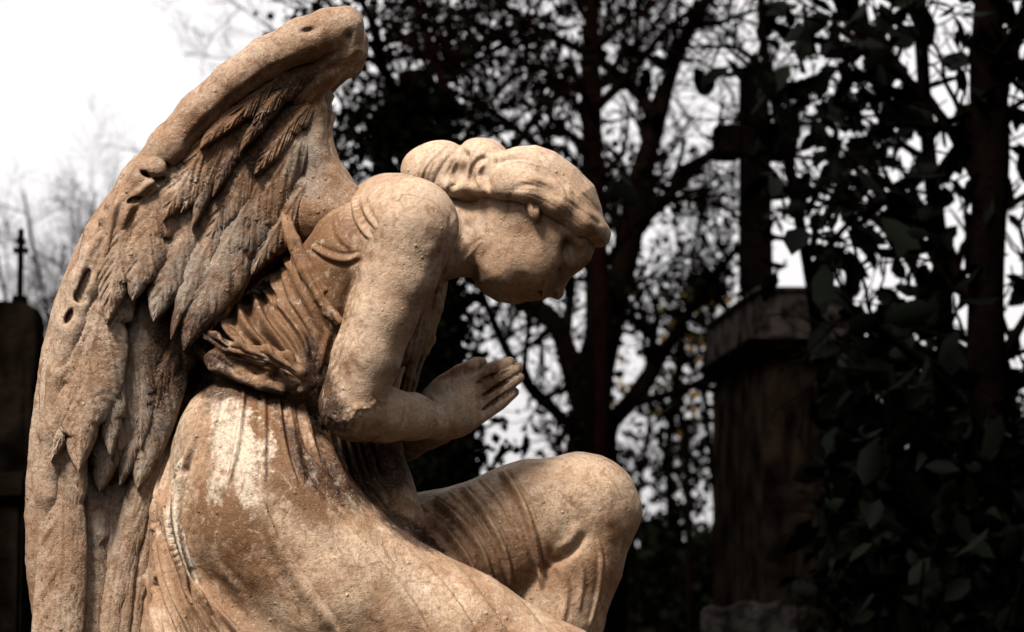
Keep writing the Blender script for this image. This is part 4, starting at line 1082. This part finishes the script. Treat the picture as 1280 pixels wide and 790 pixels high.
for s in [('dirt', 300, 215, 70, 30, -50, 0.6), ('dirt', 340, 140, 70, 34, -40, 0.55), ('dirt', 250, 260, 20, 60, 30, 0.45), ('dirt', 130, 350, 12, 60, 20, 0.35), ('dirt', 205, 470, 20, 50, 0, 0.35), ('brown', 300, 230, 60, 60, 0, 0.4), ('brown', 200, 300, 50, 60, 0, 0.3), ('brown', 340, 130, 80, 50, -35, 0.8), ('brown', 290, 160, 60, 40, -40, 0.6), ('brown', 395, 90, 30, 40, 0, 0.6), ('dirt', 360, 110, 60, 22, -35, 0.35),  # the black blobs paint shade into the inner wing
          ('grey', 385, 200, 30, 50, 0, 1.0), ('grey', 300, 300, 70, 60, -40, 0.8), ('grey', 220, 400, 60, 90, -20, 0.9), ('grey', 170, 520, 60, 120, 0, 0.8), ('dirt', 190, 330, 20, 60, -20, 0.3),
          ('grey', 120, 680, 40, 120, 0, 0.6), ('brown', 60, 700, 20, 80, 0, 0.3), ('dirt', 195, 640, 16, 120, 0, 0.7), ('dirt', 50, 560, 6, 20, 0, 0.5), ('dirt', 330, 250, 60, 16, -50, 0.3),
          ('pale', 60, 640, 18, 90, 5, 0.2), ('pale', 110, 480, 24, 80, 5, 0.2)]: STAINS.append(s)
finish('wing_frame', WG, M['wing'], sculpt_wing, 2, (1.2, 15), parent=wing); del WG

FEATHER_N = [0]
def feather(parent, base, tip, width, w0, w1, bend=0.0, seed=0, thick=9, ns=64, nw=22, point=1.0, barb=1.1, curl=0.0):
    rs = np.random.RandomState(seed + 11)
    a = np.array(base, float); b = np.array(tip, float); d = b - a; L = np.hypot(*d)
    nrm = np.array([-d[1], d[0]]) / L
    m = (a + b) / 2 + nrm * bend * L
    s = np.linspace(0, 1, ns)
    c = (1 - s)[:, None] ** 2 * a + (2 * s * (1 - s))[:, None] * m + (s ** 2)[:, None] * b
    tg = np.gradient(c, axis=0); tg /= np.linalg.norm(tg, axis=1)[:, None]; nn = np.stack([-tg[:, 1], tg[:, 0]], 1)
    prof = np.minimum(1, (s / 0.30 + 0.62)) * np.where(s > 0.66, np.clip(1 - ((s - 0.66) / 0.34) ** (1.7 * point), 0, 1) ** 0.85, 1)
    sides = []
    for sd in (-1, 1):
        f = prof * width * 0.5 * (1 + 0.10 * np.sin(s * rs.uniform(5, 9) + rs.uniform(0, 6)))
        for _ in range(rs.randint(1, 4)):               # torn notches between the barbs
            p = rs.uniform(0.35, 0.95); dd = s - p
            f *= 1 - rs.uniform(0.15, 0.38) * np.where(dd > 0, np.exp(-dd / 0.05), np.exp(dd / 0.008))
        sides.append(f)
    q = np.linspace(-1, 1, nw)
    Q = np.where(q < 0, q[None, :] * sides[0][:, None], q[None, :] * sides[1][:, None])
    lead = s[:, None] + np.abs(Q) / L * 0.0
    P2 = c[:, None, :] + nn[:, None, :] * Q[:, :, None]
    aq = np.abs(q)[None, :]
    hgt = (w0 + (w1 - w0) * s ** 1.3)[:, None] + (1 - aq ** 2.2) * width * 0.13 * (0.5 + 0.5 * prof[:, None]) - aq ** 6 * 3
    hgt += (0.8 + 1.2 * rs.rand()) * np.exp(-(Q / 2.0) ** 2) * (1 - s[:, None] * 0.6)                     # rachis
    ph = (s[:, None] * L - np.abs(Q) * (2.0 + rs.rand())) + 7 * np.sin(s[:, None] * 5 + seed + Q * 0.06)
    pz = rs.uniform(5, 8)
    ir = vnoise(np.stack([ph.ravel() / 1.0, Q.ravel() * 0.25, np.zeros(ph.size)], 1), 5, seed, 3).reshape(ph.shape)
    hgt += barb * (0.9 * np.sin(ph * 2 * math.pi / pz + ir * 3) * np.clip(aq * 3, 0, 1) + 2.6 * ir * np.clip(aq * 4, 0, 1))
    hgt -= 34 * np.clip(1 - s / 0.25, 0, 1)[:, None] ** 1.5
    hgt += curl * (q[None, :] ** 3) * width * 0.2
    top = np.concatenate([P2, hgt[:, :, None]], 2)
    mid = top.copy(); mid[:, :, 2] -= thick * 0.5
    mid[:, :, :2] = c[:, None, :] + (top[:, :, :2] - c[:, None, :]) * 1.0 + nn[:, None, :] * (np.sign(q) * 1.2)[None, :, None]
    bot = top.copy(); bot[:, :, 2] = hgt.mean(1)[:, None] - thick - 3
    ring = lambda A: np.concatenate([A[0, :], A[1:-1, -1], A[-1, ::-1], A[-2:0:-1, 0]])
    V = [top.reshape(-1, 3), ring(mid), bot.reshape(-1, 3)]
    I = np.arange(ns * nw).reshape(ns, nw); rI = np.concatenate([I[0, :], I[1:-1, -1], I[-1, ::-1], I[-2:0:-1, 0]])
    n0 = ns * nw; nr = len(rI); n2 = n0 + nr
    F = [np.stack([I[:-1, :-1], I[1:, :-1], I[1:, 1:], I[:-1, 1:]], -1).reshape(-1, 4)]
    k = np.arange(nr); k1 = (k + 1) % nr
    F.append(np.stack([rI[k], rI[k1], n0 + k1, n0 + k], 1))
    F.append(np.stack([n0 + k, n0 + k1, n2 + rI[k1], n2 + rI[k]], 1))
    F.append((np.stack([I[:-1, :-1], I[:-1, 1:], I[1:, 1:], I[1:, :-1]], -1).reshape(-1, 4)) + n2)
    V = np.vstack(V); F = np.vstack(F)
    V[:, 2] += vnoise(V, 16, seed, 2) * 1.2
    vol = np.einsum('ij,ij->i', V[F[:, 0]], np.cross(V[F[:, 1]], V[F[:, 2]])).sum()
    A = stain_attrs(V)
    return mesh_np('feather', U2W(V), F if vol < 0 else F[:, ::-1], M['wing'], parent, True, A)

# (base, tip, width, depth at base, depth at tip, bend)
FE = [
 # lowest primaries
 ((76, 420), (58, 1000), 60, 74, 112, -.03), ((108, 500), (90, 980), 62, 52, 84, -.04), ((136, 520), (122, 960), 60, 48, 62, -.04), ((170, 520), (150, 940), 56, 40, 56, .03),
 ((200, 520), (130, 900), 30, 62, 84, .07), ((214, 500), (146, 900), 26, 58, 82, .08), ((222, 520), (160, 900), 22, 54, 76, .07), ((205, 600), (184, 930), 26, 40, 60, .05),
 # second tier
 ((250, 340), (172, 612), 66, 50, 74, .06), ((212, 320), (124, 614), 84, 58, 82, .06), ((236, 400), (150, 606), 40, 62, 78, .06), ((190, 380), (176, 560), 40, 66, 78, .04),
 ((160, 260), (98, 590), 84, 80, 112, .07), ((132, 280), (64, 576), 44, 66, 102, -.08), ((140, 400), (138, 572), 36, 90, 96, .02), 
 # third tier: grey feathers of the inner face
 ((360, 170), (230, 438), 78, 56, 106, .07), ((300, 160), (192, 402), 76, 62, 104, .08), ((346, 250), (262, 416), 44, 58, 86, .06), ((240, 160), (166, 376), 70, 78, 108, .08),
 ((184, 200), (134, 404), 54, 84, 110, .07), ((322, 190), (214, 424), 30, 70, 112, .07),
 ((404, 130), (280, 356), 60, 54, 82, .08), ((404, 200), (314, 344), 46, 52, 74, .06),
 # fourth tier
 ((392, 96), (256, 310), 58, 54, 88, .09), ((350, 96), (226, 266), 50, 66, 96, .08), ((296, 130), (204, 276), 50, 76, 102, .07), ((330, 130), (266, 246), 22, 74, 96, .07), ((296, 150), (240, 286), 20, 80, 100, .06),
 # small coverts under the rim
 ((412, 66), (316, 156), 34, 68, 90, .10), ((384, 70), (280, 166), 34, 72, 96, .09), ((350, 90), (250, 186), 28, 76, 100, .08), ((372, 100), (300, 190), 18, 76, 96, .08),
 ((410, 110), (318, 218), 36, 56, 82, .08),
]
for i, (a, b2, wd, w0, w1, bd) in enumerate(FE):
    small = wd < 32
    feather(wing, a, b2, wd, w0, w1, bd, seed=i * 7 + 3, thick=11, ns=64 if small else 110, nw=20 if small else 36, point=0.8, barb=0.7 if small else 1.0)

# the far wing, seen only where it rises past the tip of the near one
far = empty('wing', (0, 0, 0)); far.parent = statue; tag(far, 'far wing, mostly hidden behind the near one')
WF = Field((20, 10, -175), (475, 975, -40), 3.2)
WF.inflate(smooth_poly([(u + (4 if v < 200 else 0), v + (12 if v < 120 else 4)) for u, v in outline] , 3), -108, 20, 26, 0)
WF.chain([(min(u + 10, 440), v + 22, -110, r * .8) for u, v, w, r in rim], 8)
WF.chain([(424, 240, -90, 24), (396, 200, -108, 22), (394, 140, -110, 20)], 14)
WF.chain([(440, 290, -60, 36), (400, 270, -90, 34)], 16)
finish('wing_frame', WF, M['wing'], None, 1, (2.0, 18), parent=far); del WF
